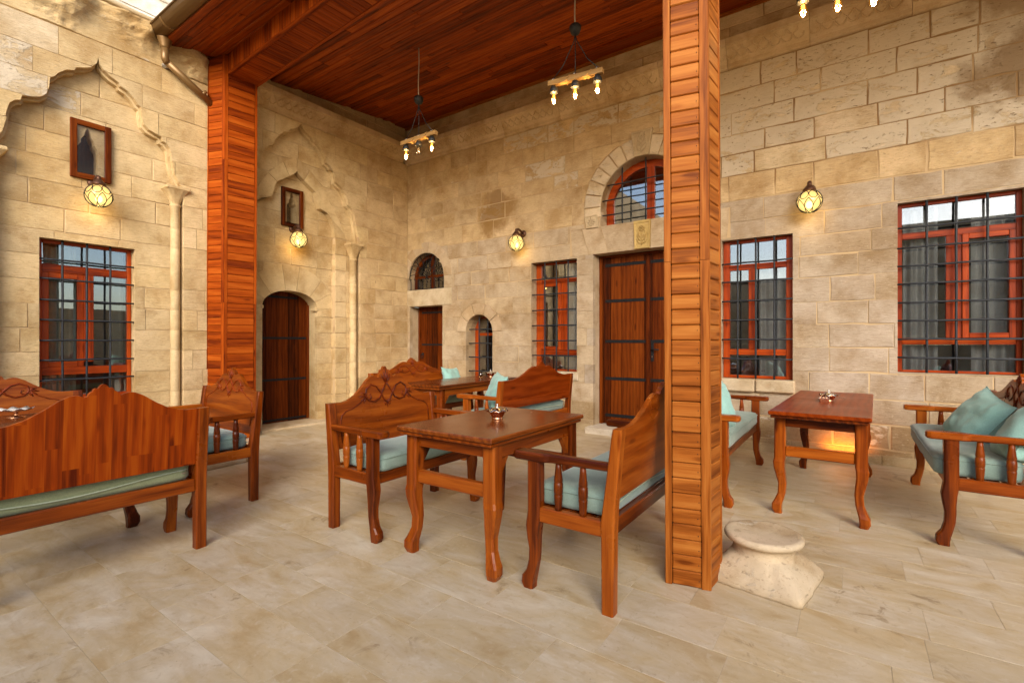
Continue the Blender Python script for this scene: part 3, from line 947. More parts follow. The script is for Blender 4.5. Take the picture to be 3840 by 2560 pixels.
# cornice along a wall: carved frieze between two fillets, in blocks
def cornice(T, parent, u0, u1, z, tint, carve=True, L=0.85):
    prof = [(-.05, 0), (.03, 0), (.055, .012), (.055, .05), (.060, .060), (.150, .205), (.152, .215), (.185, .222), (.185, .30), (.02, .31), (-.05, .31)]
    u = u0
    while u < u1 - .01:
        b = min(u + L * rnd.uniform(.8, 1.25), u1)
        if u1 - b < .3: b = u1
        m = MB(T)
        dz = rnd.uniform(-.003, .003)
        rings = [[(x, z + q[1] + dz, q[0]) for q in prof] for x in (u + .002, b - .002)]
        m.loft(rings, 0)
        cs = wb(m, 'cornice_stone', 'smooth', parent, tint((u + b) / 2, z + 2))
        if carve:
            m = MB(T)
            sl = lambda s: (z + .060 + s * .145, .060 + s * .090 + .001)
            k = u + .05
            i = 0
            while k < b - .06:
                for row, ph in ((.22, 0), (.62, .06)):
                    c = k + ph
                    if c > b - .05: continue
                    for sg in (-1, 1):
                        pts = []
                        for q in range(5):
                            tt = q / 4
                            zz, nn = sl(row + .33 * (tt ** 1.6))
                            pts.append((c + sg * (.004 + .048 * math.sin(tt * PI / 2)), zz, nn))
                        m.tube(pts, [.003, .010, .012, .009, .003], 4, 0)
                k += .118
                i += 1
            if m.v: tag(wb(m, 'carved_scales', 'smooth', cs, tint(u, z + 2)), kind='stuff')
        u = b
cornice(TA, wallA, -3.42, -0.13, 4.66, lambda u, z: jit(BUF, 0, .05))
# weathered remains of the cornice left of the post
m = MB(TA)
NU, NZ = 190, 26
vs, fs = [], []
for i in range(NU + 1):
    for k in range(NZ + 1):
        u = -6.7 + 3.275 * i / NU
        z = 4.665 + .49 * k / NZ
        t_ = k / NZ
        a = mn.noise(Vector((u * 4.2, z * 6, 3.0)))
        b = mn.noise(Vector((u * 11, z * 15, 7.0)))
        c = abs(mn.noise(Vector((u * 7, z * 8, 11.0))))
        keep = max(0, min(1, (mn.noise(Vector((u * 1.7, z * 1.2, 5.0))) + .25) * 3))
        prof = .02 + .11 * max(0, min(1, (t_ - .15) / .5)) * (1 if t_ < .9 else (1 - t_) / .1)
        n_ = .012 + prof * keep * (.75 + .5 * a) + .035 * max(0, b) * keep - .03 * c * keep
        if k in (0, NZ): n_ = -.01
        vs.append((u, z, max(-.01, n_)))
for i in range(NU):
    for k in range(NZ):
        p = i * (NZ + 1) + k
        fs.append((p, p + NZ + 1, p + NZ + 2, p + 1))
m.add(vs, fs, 0, False)
wb(m, 'eroded_cornice', 'stone', wallA, (*YEL, .3))
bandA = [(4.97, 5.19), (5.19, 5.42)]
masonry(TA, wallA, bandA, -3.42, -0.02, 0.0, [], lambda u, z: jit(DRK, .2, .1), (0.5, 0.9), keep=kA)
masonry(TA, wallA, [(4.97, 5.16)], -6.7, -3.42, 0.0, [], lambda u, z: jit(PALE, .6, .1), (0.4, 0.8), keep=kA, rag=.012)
m = MB(TA)
m.box((-.30, 0, -.30), (.02, 5.45, -.012))
m.box((-6.7, 4.64, -.30), (0, 5.15, -.012)); m.box((-3.42, 5.15, -.30), (0, 5.45, -.012))
m.box((-6.7, 0, -1.5), (0, 4.6, -1.45)); wb(m, 'core', 'mortar', wallA)
m = MB(TA)
rings = []
for i in range(40):
    u = -6.7 + 3.27 * i / 39
    rings.append([(u, 5.155 + q[1] + .008 * mn.noise(Vector((u * 3, q[0] * 9, 1))), q[0]) for q in ((-.4, 0), (.045, 0), (.06, .02), (.05, .05), (.0, .075), (-.4, .09))])
m.loft(rings, 1, True, True)
wb(m, 'coping', 'smooth', wallA, (.58, .49, .34, 0))
kA.flush(wallA, 'stone', (*YEL, 0))

# upper storey set back behind the parapet, pale stone coloured whiter as if sunlit
up = wthing('upper_storey_wall', 'bright whitish upper wall set back above the left wall by the gutter', 'wall', (-2.2, -6, 5))
kU = Keep(.1)
rU = [(4.9 + .3 * i, 5.2 + .3 * i) for i in range(14)]
masonry(lambda u, z, n: (n - 2.0, u, z), up, rU, -9.0, 1.0, 0.0, [], lambda u, z: jit((.72, .69, .62), .2, .06, .01), (.6, 1.1), mat='sunlit_pale', keep=kU)
m = MB(); m.box((-2.4, -9, 4.9), (-2.02, 1, 9.1)); wb(m, 'mortar', 'sunlit_pale', up, (.7, .66, .58, 0))
kU.flush(up, 'sunlit_pale', (.72, .69, .62, .1))
m = MB(); m.box((-2.1, -9, 4.80), (-.3, 1, 4.92)); wb(m, 'terrace_roof', 'mortar', up)

# ------------------------------------------------------------------ back wall
wallB = wthing('stone_wall', 'tall back wall of squared stone with doors, barred windows and a carved cornice', 'wall', (4.6, 0, 0))
RB = [0, .16, .42, .685, .965, 1.235, 1.493, 1.745, 2.02, 2.27, 2.50, 2.76, 3.02, 3.33, 3.59, 3.83, 4.10, 4.365, 4.64]
rowsB = list(zip(RB, RB[1:]))
lun_h = arch_hole(.50, .465, 2.265, 2.48)
sd_h = rect_hole(.09, .93, 0, 1.955)
lint_h = rect_hole(.004, 1.155, 1.955, 2.263)
aw_h = arch_hole(1.775, .29, .58, 1.465)
awr_h = arch_hole(1.775, .485, 1.465, 1.465, None, 16)
w3_h = rect_hole(2.835, 3.636, .845, 2.534)
dd_h = rect_hole(3.90, 5.36, 0, 2.56)
UB = 4.635
fan_h = Hole(UB - .615, UB + .615, 2.955, [(UB - .615, 2.956)] + [(UB - .615 * math.cos(PI * i / 18), 3.22 + .615 * math.sin(PI * i / 18)) for i in range(19)] + [(UB + .615, 2.956)])
fan_h.pts = [p for p in fan_h.pts if not (p[1] < 3.2)]
fan_h.pts.sort(); fan_h.top = lin(fan_h.pts)
fanr_h = Hole(UB - .88, UB + .88, 2.955, [(UB - .88 * math.cos(PI * i / 18), 3.22 + .90 * math.sin(PI * i / 18)) for i in range(19)])
flat_h = rect_hole(3.52, 5.75, 2.56, 2.955)
w4_h = rect_hole(5.646, 6.415, .85, 2.548)
s4_h = rect_hole(5.60, 6.44, .69, .85)
w5_h = rect_hole(7.362, 8.29, .98, 2.735)
holesB = [lun_h, sd_h, lint_h, aw_h, awr_h, w3_h, dd_h, fanr_h, flat_h, w4_h, s4_h, w5_h]
backB = [lun_h, sd_h, aw_h, w3_h, dd_h, fan_h, w4_h, w5_h]
def tintB(u, z):  # besides weathering, tinted lighter above and darker below to offset uneven light
    r = rnd.random()
    if z > 3.3 and u > 5.3: return jit(PALE, .85 if r < .85 else .4, .07)
    if z > 3.3 and u > 2.0: return jit(BUF, .72 if r < .40 else .1, .09)
    if z > 3.0: return jit(BUF, .3, .10)
    if z < .5: return jit((.36, .265, .155), .55 if r < .5 else .2, .12)
    if u < 3.9: return jit((.42, .33, .222), .12 if r < .2 else 0, .07)
    return jit((.385, .315, .238), .15 if r < .25 else 0, .06)
kB = Keep(0.10)
masonry(TB, wallB, rowsB, 0.003, 11.0, 0.0, holesB, tintB, (.36, .72), keep=kB, rag=0.007)
backing(TB, wallB, -0.4, 11.0, 0.0, 5.45, -0.006, backB, .12)
one = lambda c, a=0: (lambda u, z: jit(c, a, .06))
m = MB(TB); m.box((.006, 1.957, -.10), (1.153, 2.261, .012), 0, .008); wb(m, 'lintel', 'smooth', wallB, (.47, .385, .26, .25))
for hh, nb in ((lun_h, -.20), (sd_h, -.30), (aw_h, -.34), (w3_h, -.30), (dd_h, -.34), (fan_h, -.30), (w4_h, -.24), (w5_h, -.22)):
    reveal(TB, wallB, hh, -.004, nb, (.45, .35, .23, .1), bottom=hh not in (sd_h, dd_h))
ring_stones(TB, wallB, 1.775, 1.465, .292, .485, 0, PI, 5, -.08, .014, one((.46, .355, .235)))
ring_stones(TB, wallB, .50, 2.48, .468, .66, .0, PI, 9, -.08, .004, one((.44, .335, .215)))
ring_stones(TB, wallB, UB, 3.22, .62, .875, -.22, PI + .22, 15, -.10, .012, lambda u, z: jit(PALE, .55, .06), skip=(7,), gap=.02)
# carved keystone above the fanlight
def carved_block(T, parent, pts, n0, n1, col, name, motif):
    m = MB(T)
    c = (sum(p[0] for p in pts) / 4, sum(p[1] for p in pts) / 4)
    sc_ = lambda f, nn: [(c[0] + (p[0] - c[0]) * f, c[1] + (p[1] - c[1]) * f, nn) for p in pts]
    m.loft([sc_(1, n0), sc_(1, n1 - .008), sc_(.96, n1), sc_(.84, n1), sc_(.80, n1 - .010)], 0)
    b = wb(m, name, 'smooth', parent, col)
    m = MB(T)
    H = max(p[1] for p in pts) - min(p[1] for p in pts)
    W = abs(pts[1][0] - pts[0][0])
    n = n1 - .008
    if motif == 'flower' or motif == 'vase':
        fz = c[1] + H * .22 if motif == 'vase' else c[1]
        rr = min(W, H) * (.24 if motif == 'vase' else .34)
        for k in range(8):
            a = 2 * PI * k / 8
            m.tube([(c[0] + rr * .25 * math.cos(a), fz + rr * .25 * math.sin(a), n), (c[0] + rr * .7 * math.cos(a), fz + rr * .7 * math.sin(a), n + .006), (c[0] + rr * math.cos(a), fz + rr * math.sin(a), n)], [.004, rr * .22, .003], 5)
        m.tube([(c[0] + rr * .2 * math.cos(k * PI / 4), fz + rr * .2 * math.sin(k * PI / 4), n + .004) for k in range(8)], .006, 5, 0, True)
    if motif in ('vase', 'palm'):
        z0 = min(p[1] for p in pts) + H * .12
        z1 = c[1] + (H * .05 if motif == 'vase' else H * .3)
        m.tube([(c[0], z0, n), (c[0], z1, n)], .008, 5)
        for sg in (-1, 1):
            for k in range(4 if motif == 'palm' else 3):
                zz = z0 + (z1 - z0) * (k + .4) / 4
                ln = W * (.34 - .05 * k)
                m.tube([(c[0], zz, n), (c[0] + sg * ln * .6, zz + .02, n + .005), (c[0] + sg * ln, zz + .075, n), (c[0] + sg * ln * .85, zz + .10, n)], [.005, .010, .008, .003], 5)
    wb(m, 'relief', 'smooth', b, col)
    return b
carved_block(TB, wallB, [(UB - .10, 3.82), (UB + .10, 3.82), (UB + .15, 4.17), (UB - .15, 4.17)], -.08, .05, (.44, .345, .215, .2), 'carved_keystone', 'palm')
carved_block(TB, wallB, [(UB - .105, 2.563), (UB + .105, 2.563), (UB + .118, 2.95), (UB - .118, 2.95)], -.08, .035, (.44, .315, .12, 0), 'carved_keystone', 'vase')
carved_block(TB, wallB, [(3.80, 2.94), (4.0, 2.94), (3.97, 3.13), (3.765, 3.12)], -.08, .030, (.48, .385, .25, .1), 'carved_rosette', 'flower')
# flat arch over the double door: slanted stones
xs_b = [3.56, 3.83, 4.13, 4.525, UB + (UB - 4.525), 5.14, 5.44, 5.71]
xs_t = [3.53, 3.72, 4.02, 4.515, UB + (UB - 4.515), 5.25, 5.55, 5.74]
for i in range(7):
    if i == 3: continue
    P = [(xs_b[i] + .004, 2.563), (xs_b[i + 1] - .004, 2.563), (xs_t[i + 1] - .004, 2.952), (xs_t[i] + .004, 2.952)]
    m = MB(TB)
    nn = rnd.uniform(0, .004)
    m.hexa([(p[0], p[1], -.08) for p in P] + [(p[0], p[1], nn) for p in P])
    wb(m, 'lintel_stone', 'stone', wallB, jit((.45, .35, .23), .1, .06))
# sills
m = MB(TB); m.box((5.60, .695, -.10), (6.02, .845, .06), 0, .015); wb(m, 'sill_stone', 'smooth', wallB, (.46, .38, .27, .35))
m = MB(TB); m.box((6.03, .70, -.10), (6.44, .848, .055), 0, .015); wb(m, 'sill_stone', 'smooth', wallB, (.46, .38, .27, .35))
m = MB(TB); m.box((2.80, .72, -.10), (3.67, .843, .035), 0, .012); wb(m, 'sill_stone', 'smooth', wallB, (.46, .38, .27, .3))
m = MB(TB); m.box((3.86, -.02, -.3), (5.40, .085, .20), 0, .008); wb(m, 'door_step', 'smooth', wallB, (.56, .50, .41, .1))
for a, b in ((.0, .08), (.95, 3.86), (5.40, 11.0)):
    u = a
    while u < b - .02:
        L = min(.61, b - u)
        m = MB(TB); m.box((u + .0015, 0.0, -.05), (u + L - .0015, .10, .022), 0, .003)
        wb(m, 'skirting_stone', 'smooth', wallB, jit((.42, .325, .20), 0, .05))
        u += L
cornice(TB, wallB, 0.0, 11.0, 4.64, lambda u, z: jit((.56, .44, .29), .05, .05))  # cornice tinted lighter to make up for the shade under the ceiling
masonry(TB, wallB, [(4.955, 5.17), (5.17, 5.42)], 0.0, 11.0, 0.0, [], lambda u, z: jit((.50, .385, .24), .3, .1), (.6, 1.1), keep=kB)
kB.flush(wallB, 'stone', (.44, .34, .22, .1))
for a, b, c, d, n in ((.0, .97, 2.26, 2.95, -.17), (1.48, 2.07, .58, 1.76, -.31), (2.84, 3.64, .84, 2.54, -.27), (UB - .62, UB + .62, 2.95, 3.84, -.27), (5.64, 6.42, .85, 2.55, -.21), (7.36, 8.29, .98, 2.74, -.19)):
    interior(TB, wallB, a, b, c, d, n - .05)
m = MB(TB); m.box((0, 0, -1.5), (11, 5.4, -1.45)); wb(m, 'core', 'mortar', wallB)

# unseen sides of the courtyard that the window panes reflect
def court_wall(label, a, b, horizontal, h, steps=None):
    t = wthing('courtyard_wall', label, 'wall', a)
    L = (Vector(b) - Vector(a)).length
    d = (Vector(b) - Vector(a)).normalized()
    nrm = Vector((-d.y, d.x, 0))
    T = lambda u, z, n: tuple(Vector(a) + d * u + nrm * n + Vector((0, 0, z)))
    m = MB(T)
    for i in range(int(h / .3)):
        u = 0
        while u < L:
            l = rnd.uniform(.4, .8)
            if steps is None or i * .3 + .3 <= steps(u):
                m.box((u, i * .3 + .003, -.3), (min(u + l, L) - .006, i * .3 + .297, rnd.uniform(-.006, .006)), 0)
            u += l
    tag(wb(m, 'coursed_stones', 'stone', t, (.44, .345, .215, .3)), kind='stuff')
court_wall('plain coursed stone wall on the far side of the courtyard', (14, -13.8, 0), (-1, -13.8, 0), True, 5.1, lambda u: 3.6 if u > 5.9 else 5.1)
court_wall('tall coursed stone wall carrying on from the left wall beyond the picture', (0, -13.8, 0), (0, -6.72, 0), True, 6.6)
court_wall('plain coursed stone wall closing the right side of the courtyard', (14.2, 0.2, 0), (14.2, -13.8, 0), True, 2.4)

# ------------------------------------------------------------------ doors
def dome(mb, c, r, nrm_axis=2, h=0.6):
    rings = []
    for q in range(3):
        a = PI / 2 * q / 3
        rings.append([(c[0] + r * math.cos(a) * math.cos(k * PI / 4), c[1] + r * math.cos(a) * math.sin(k * PI / 4), c[2] + r * h * math.sin(a)) for k in range(8)])
    mb.loft(rings, 0, True, True)

def strap(T, parent, u0, u1, z, n, h=0.036, studs=4):
    m = MB(T); m.box((u0, z - h / 2, n), (u1, z + h / 2, n + .007), 0, .002)
    s = wb(m, 'iron_strap', 'iron', parent)
    for i in range(studs):
        u = u0 + .035 + (u1 - u0 - .07) * i / max(1, studs - 1)
        m = MB(T); dome(m, (u, z, n + .006), .013); wb(m, 'stud', 'iron', s)

def door_planks(T, parent, edges, z0, topf, n, th=.04):
    for a, b in zip(edges, edges[1:]):
        m = MB(T)
        a += .0035; b -= .0035
        k = 3 if topf(a) != topf(b) or topf((a + b) / 2) != topf(a) else 1
        for i in range(k):
            c, d = a + (b - a) * i / k, a + (b - a) * (i + 1) / k
            m.hexa([(c, z0, n - th), (d, z0, n - th), (d, topf(d), n - th), (c, topf(c), n - th), (c, z0, n), (d, z0, n), (d, topf(d), n), (c, topf(c), n)], 1)
        wb(m, 'door_plank', 'door', parent)

dA = wthing('arched_doorway', 'arched brown plank door with four black straps, directly below a mesh-framed niche and globe lamp', 'door', (-0.42, UD, 0))
eA = [UD - .46 + .184 * i for i in range(6)]
door_planks(TA, dA, eA, .03, lambda u: lin([(p[0], p[1] + .025) for p in sorted(dA_in)])(u), -.42)
for z in (2.0, 1.354, .70, .07):
    strap(TA, dA, UD - (.40 if z < 1.9 else .24), UD + (.40 if z < 1.9 else .24), z, -.42)
m = MB(TA)
for a, b in ((UD - .452, UD - .415), (UD + .415, UD + .452)): m.box((a, .03, -.46), (b, 1.9, -.405), 1, .004)
wb(m, 'door_jamb', 'door', dA)

dS = wthing('plank_door', 'small square-headed plank door below the half-round grille in the wall corner', 'door', (.6, .24, 0))
door_planks(TB, dS, [.10, .26, .42, .58, .74, .92], .02, lambda u: 1.965, -.24)
for z in (1.85, 1.24, .63): strap(TB, dS, .17, .88, z, -.24, .032, 4)
m = MB(TB)
for a, b in ((.09, .125), (.895, .93)): m.box((a, .0, -.28), (b, 1.955, -.215), 1, .004)
wb(m, 'door_jamb', 'door', dS)
m = MB(TB); m.lathe([(0, 0), (.028, .0), (.022, .012), (.0, .016)], (.20, 1.06, -.235), 10); k = wb(m, 'handle_plate', 'iron', dS)
m = MB(TB); m.tube([(.20 + .03 * math.cos(i * PI / 6), 1.02 + .04 * math.sin(i * PI / 6), -.21) for i in range(12)], .006, 6, 0, True); wb(m, 'ring_pull', 'iron', k)

dD = wthing('double_door', 'tall dark double door of planks with black studded straps and a lever handle', 'door', (4.63, .24, 0))
for sgn, e in ((0, [3.945, 4.07, 4.24, 4.41, 4.575, 4.622]), (1, [4.632, 4.69, 4.86, 5.03, 5.20, 5.315])):
    door_planks(TB, dD, e, .095, lambda u: 2.53, -.24)
    for z in (2.417, 1.893, 1.302, .757, .217):
        a, b = (3.985, 4.60) if sgn == 0 else (4.665, 5.29)
        strap(TB, dD, a, b, z, -.24, .045, 5)
m = MB(TB); m.box((4.602, .095, -.262), (4.652, 2.53, -.222), 1, .006); wb(m, 'cover_strip', 'door', dD)
m = MB(TB)
m.box((3.90, .085, -.30), (3.945, 2.56, -.205), 1, .005); m.box((5.315, .085, -.30), (5.36, 2.56, -.205), 1, .005); m.box((3.945, 2.53, -.30), (5.315, 2.56, -.205), 0, .005)
wb(m, 'door_jamb', 'door', dD)
m = MB(TB); m.box((4.672, 1.02, -.238), (4.712, 1.29, -.228), 1, .004)
hp = wb(m, 'handle_plate', 'iron', dD)
m = MB(TB); m.tube([(4.692, 1.19, -.23), (4.692, 1.19, -.185), (4.71, 1.192, -.178), (4.80, 1.185, -.18)], .009, 6); wb(m, 'lever', 'iron', hp)
m = MB(TB); m.box((4.686, 1.075, -.232), (4.698, 1.10, -.224)); wb(m, 'keyhole', 'silver', hp)

# ------------------------------------------------------------------ windows
def window(T, name, label, loc, fr, stiles, rails, panes, vb, hb, nb, opening, nf, curt=(), topf=None, extf=None, group=None):
    w = wthing(name, label, 'window', loc, group)
    for a, b, c, d in stiles: rail(T, w, 'stile', a, b, c, d, nf - .05, nf, 1)
    for a, b, c, d in rails: rail(T, w, 'frame_rail', a, b, c, d, nf - .05, nf - .003, 0)
    for a, b, c, d in panes: pane(T, w, a, b, c, d, nf - .028)
    u0, u1, z0, z1 = opening
    bars(T, w, vb, hb, u0, u1, z0, z1, nb, topf=topf, extf=extf)
    for a, b, c, d, mat in curt: curtain(T, w, a, b, c, d, nf - .13, mat)
    return w

def sash(T, w, u0, u1, z0, z1, nf, wd=.05, proud=.012):
    for a, b, c, d, ax in ((u0, u0 + wd, z0, z1, 1), (u1 - wd, u1, z0, z1, 1), (u0 + wd, u1 - wd, z0, z0 + wd, 0), (u0 + wd, u1 - wd, z1 - wd, z1, 0)):
        rail(T, w, 'sash_rail', a, b, c, d, nf - .045, nf + proud, ax)

w = window(TA, 'barred_window', 'red framed window behind a grey bar grille in the left wall, under a mesh-framed niche', (-.22, -4.67, 1.5), None,
    [(-5.098, -5.055, .66, 2.41), (-4.30, -4.258, .66, 2.41), (-4.70, -4.615, 1.067, 2.06)],
    [(-5.055, -4.30, 2.375, 2.41), (-5.055, -4.30, 2.06, 2.15), (-5.055, -4.30, .93, 1.017), (-5.055, -4.30, .66, .70)],
    [(-5.055, -4.30, 2.15, 2.375), (-5.0, -4.79, 1.06, 2.01), (-4.615, -4.30, 1.017, 2.06), (-5.055, -4.30, .70, .93)],
    [-4.902, -4.694, -4.482], [2.191, 1.979, 1.753, 1.533, 1.313, 1.096, .88], -.15, (-5.098, -4.258, .66, 2.41), -.22,
    [(-5.05, -4.74, .66, 2.36, 'curtain_green'), (-4.44, -4.30, .66, 2.36, 'curtain_green')])
sash(TA, w, -5.055, -4.70, 1.017, 2.06, -.22, .058, -.008)

w = window(TB, 'barred_window', 'narrow tall red window with black bars between the small arched window and the double door', (3.23, .15, 1.7), None,
    [(2.835, 2.925, .845, 2.534), (3.60, 3.636, .845, 2.534), (3.285, 3.39, 1.175, 2.21)],
    [(2.925, 3.60, 2.50, 2.534), (2.925, 3.60, 2.21, 2.275), (2.925, 3.60, 1.092, 1.175), (2.925, 3.60, .845, .87)],
    [(2.925, 3.60, 2.275, 2.50), (2.975, 3.235, 1.225, 2.16), (3.39, 3.60, 1.175, 2.21), (2.925, 3.60, .87, 1.092)],
    [3.059, 3.265, 3.469], [2.269, 2.03, 1.788, 1.548, 1.313, 1.081], -.04, (2.835, 3.636, .845, 2.534), -.15,
    [(3.33, 3.62, .85, 2.5, 'curtain')])
sash(TB, w, 2.925, 3.285, 1.175, 2.21, -.15, .05)

w = window(TB, 'barred_window', 'red window with a bar grille right of the clad post, grey curtain behind the glass', (6.03, .10, 1.7), None,
    [(5.646, 5.722, .85, 2.548), (6.338, 6.415, .85, 2.548), (5.934, 6.018, 1.206, 2.18)],
    [(5.722, 6.338, 2.51, 2.548), (5.722, 6.338, 2.18, 2.25), (5.722, 6.338, 1.134, 1.206), (5.722, 6.338, .85, .885)],
    [(5.722, 6.338, 2.25, 2.51), (5.722, 5.934, 1.206, 2.18), (6.018, 6.338, 1.206, 2.18), (5.722, 6.338, .885, 1.134)],
    [5.825, 6.025, 6.223], [2.257, 2.03, 1.795, 1.561, 1.325, 1.09], -.03, (5.646, 6.415, .85, 2.548), -.10,
    [(6.03, 6.36, .85, 2.22, 'curtain')])

w = window(TB, 'barred_window', 'widest red window with heavy black bars behind the right-hand bench', (7.83, .08, 1.8), None,
    [(7.362, 7.403, .98, 2.735), (8.249, 8.29, .98, 2.735), (7.748, 7.868, 1.335, 2.365)],
    [(7.403, 8.249, 2.70, 2.735), (7.403, 8.249, 2.365, 2.43), (7.403, 8.249, 1.27, 1.335), (7.403, 8.249, .98, 1.005)],
    [(7.403, 8.249, 2.43, 2.70), (7.403, 7.748, 1.335, 2.365), (7.918, 8.199, 1.385, 2.315), (7.403, 8.249, 1.005, 1.27)],
    [7.595, 7.818, 8.042], [2.472, 2.266, 2.077, 1.893, 1.701, 1.513, 1.324, 1.133], -.02, (7.362, 8.29, .98, 2.735), -.08,
    [(7.42, 7.70, .99, 2.68, 'curtain'), (7.95, 8.26, .99, 2.68, 'curtain')])
sash(TB, w, 7.868, 8.249, 1.335, 2.365, -.08, .05)

afun = aw_h.top
w = window(TB, 'arched_window', 'small arched window with a plain bar grille set deep in the back wall', (1.775, .25, 1.2), None,
    [(1.485, 1.56, .58, 1.72), (2.02, 2.065, .58, 1.60)],
    [(1.56, 2.02, 1.40, 1.45), (1.56, 2.02, .58, .62), (1.50, 2.05, 1.70, 1.755)],
    [(1.56, 2.02, 1.45, 1.76), (1.56, 2.02, .62, 1.40)],
    [1.70, 1.89], [1.51, 1.27, 1.03, .79], -.10, (1.485, 2.065, .58, 1.755), -.25,
    [], topf=lambda u: afun(u), extf=lambda z: (1.485, 2.065) if z < 1.465 else (1.487, 2.063))

ffun = fan_h.top
def fext(z):
    d = math.sqrt(max(0, .615 ** 2 - max(0, z - 3.22) ** 2))
    return UB - d, UB + d
w = window(TB, 'fanlight_window', 'arched red window with black bars above the double door', (UB, .2, 3.4), None,
    [(UB - .615, UB - .50, 2.955, 3.55), (UB + .50, UB + .615, 2.955, 3.55), (UB - .01, UB + .10, 2.955, 3.82)],
    [(UB - .50, UB + .50, 2.955, 2.99)],
    [(UB - .50, UB - .01, 2.99, 3.72), (UB + .10, UB + .50, 2.99, 3.72)],
    [4.32, 4.66, 4.98], [3.53, 3.32, 3.11], -.06, (UB - .615, UB + .615, 2.955, 3.83), -.20, (), topf=lambda u: ffun(u), extf=fext)
m = MB(TB)
for i in range(16):
    t0, t1 = PI * i / 16, PI * (i + 1) / 16
    P = [(UB + r_ * math.cos(t), 3.22 + r_ * math.sin(t)) for r_, t in ((.52, t0), (.66, t0), (.66, t1), (.52, t1))]
    m.hexa([(p[0], p[1], -.25) for p in P] + [(p[0], p[1], -.197) for p in P], 0)
wb(m, 'arched_frame', 'frame', w)

w = wthing('half_round_window', 'half-round window with a scrolled black iron grille above the small door', 'window', (.5, .17, 2.5))
for a, b, c, d in ((.035, .10, 2.265, 2.7), (.90, .965, 2.265, 2.7), (.47, .54, 2.265, 2.92)): rail(TB, w, 'stile', a, b, c, d, -.22, -.17, 1, 'door')
for a, b, c, d in ((.10, .90, 2.265, 2.305), (.10, .90, 2.50, 2.545)): rail(TB, w, 'frame_rail', a, b, c, d, -.22, -.173, 0, 'door')
m = MB(TB)
for i in range(14):
    t0, t1 = PI * i / 14, PI * (i + 1) / 14
    P = [(.5 + r_ * math.cos(t), 2.48 + r_ * math.sin(t)) for r_, t in ((.40, t0), (.48, t0), (.48, t1), (.40, t1))]
    m.hexa([(p[0], p[1], -.22) for p in P] + [(p[0], p[1], -.168) for p in P], 0)
wb(m, 'arched_frame', 'door', w)
pane(TB, w, .10, .90, 2.30, 2.94, -.2)
def iron_bar(w, pts, r=.007, n=5):
    m = MB(TB); m.tube(pts, r, n); wb(m, 'grille_bar', 'iron', w)
for k in range(9):
    u = .08 + .105 * k
    iron_bar(w, [(u, 2.27, -.04), (u, 2.44, -.04)])
    sgn = 1 if k % 2 else -1
    iron_bar(w, [(u + sgn * .028 * (1 - q / 9) * math.sin(q * .9), 2.44 + .028 - .028 * (1 - q / 9) * math.cos(q * .9), -.038) for q in range(8)], .005)
for k in range(-3, 4):
    a = PI / 2 + k * .36
    iron_bar(w, [(.5 + .02 * k, 2.46, -.036), (.5 + .455 * math.cos(a), 2.48 + .455 * math.sin(a), -.036)], .006)
for k in range(-2, 3):
    a, b = PI / 2 + k * .5 - .42, PI / 2 + k * .5 + .42
    iron_bar(w, [(.5 + .45 * math.cos(a), 2.48 + .45 * max(0, math.sin(a)), -.03), (.5 + .2 * math.cos((a + b) / 2), 2.48 + .2 * math.sin((a + b) / 2), -.03), (.5 + .45 * math.cos(b), 2.48 + .45 * max(0, math.sin(b)), -.03)], .006)
iron_bar(w, [(.5 + .458 * math.cos(PI * i / 16), 2.48 + .458 * math.sin(PI * i / 16), -.04) for i in range(17)], .008)
iron_bar(w, [(.04, 2.275, -.04), (.96, 2.275, -.04)], .008)

# mesh screens over the two niches
def niche_screen(label, u0, u1, z0, z1, n, wd=.058):
    t = wthing('niche_screen', label, 'wooden frame', (n, (u0 + u1) / 2, z0), 'mesh frames over the wall niches')
    for a, b, c, d, ax in ((u0, u0 + wd, z0, z1, 1), (u1 - wd, u1, z0, z1, 1), (u0 + wd, u1 - wd, z0, z0 + wd, 0), (u0 + wd, u1 - wd, z1 - wd, z1, 0)):
        rail(TA, t, 'frame_rail', a, b, c, d, n - .035, n + .004, ax, 'door')
    m = MB(TA)
    u = u0 + wd
    while u < u1 - wd:
        m.box((u, z0 + wd, n - .017), (u + .0012, z1 - wd, n - .0158)); u += .011
    z = z0 + wd
    while z < z1 - wd:
        m.box((u0 + wd, z, n - .0157), (u1 - wd, z + .0012, n - .0145)); z += .011
    tag(wb(m, 'wire_mesh', 'silver', t), kind='stuff')
niche_screen('dark wooden mesh frame over the niche above the grey-barred left wall window', -4.855, -4.495, 3.122, 3.77, -.062)
niche_screen('dark wooden mesh frame over the niche above the arched door', -2.396, -2.043, 3.08, 3.672, -.142)

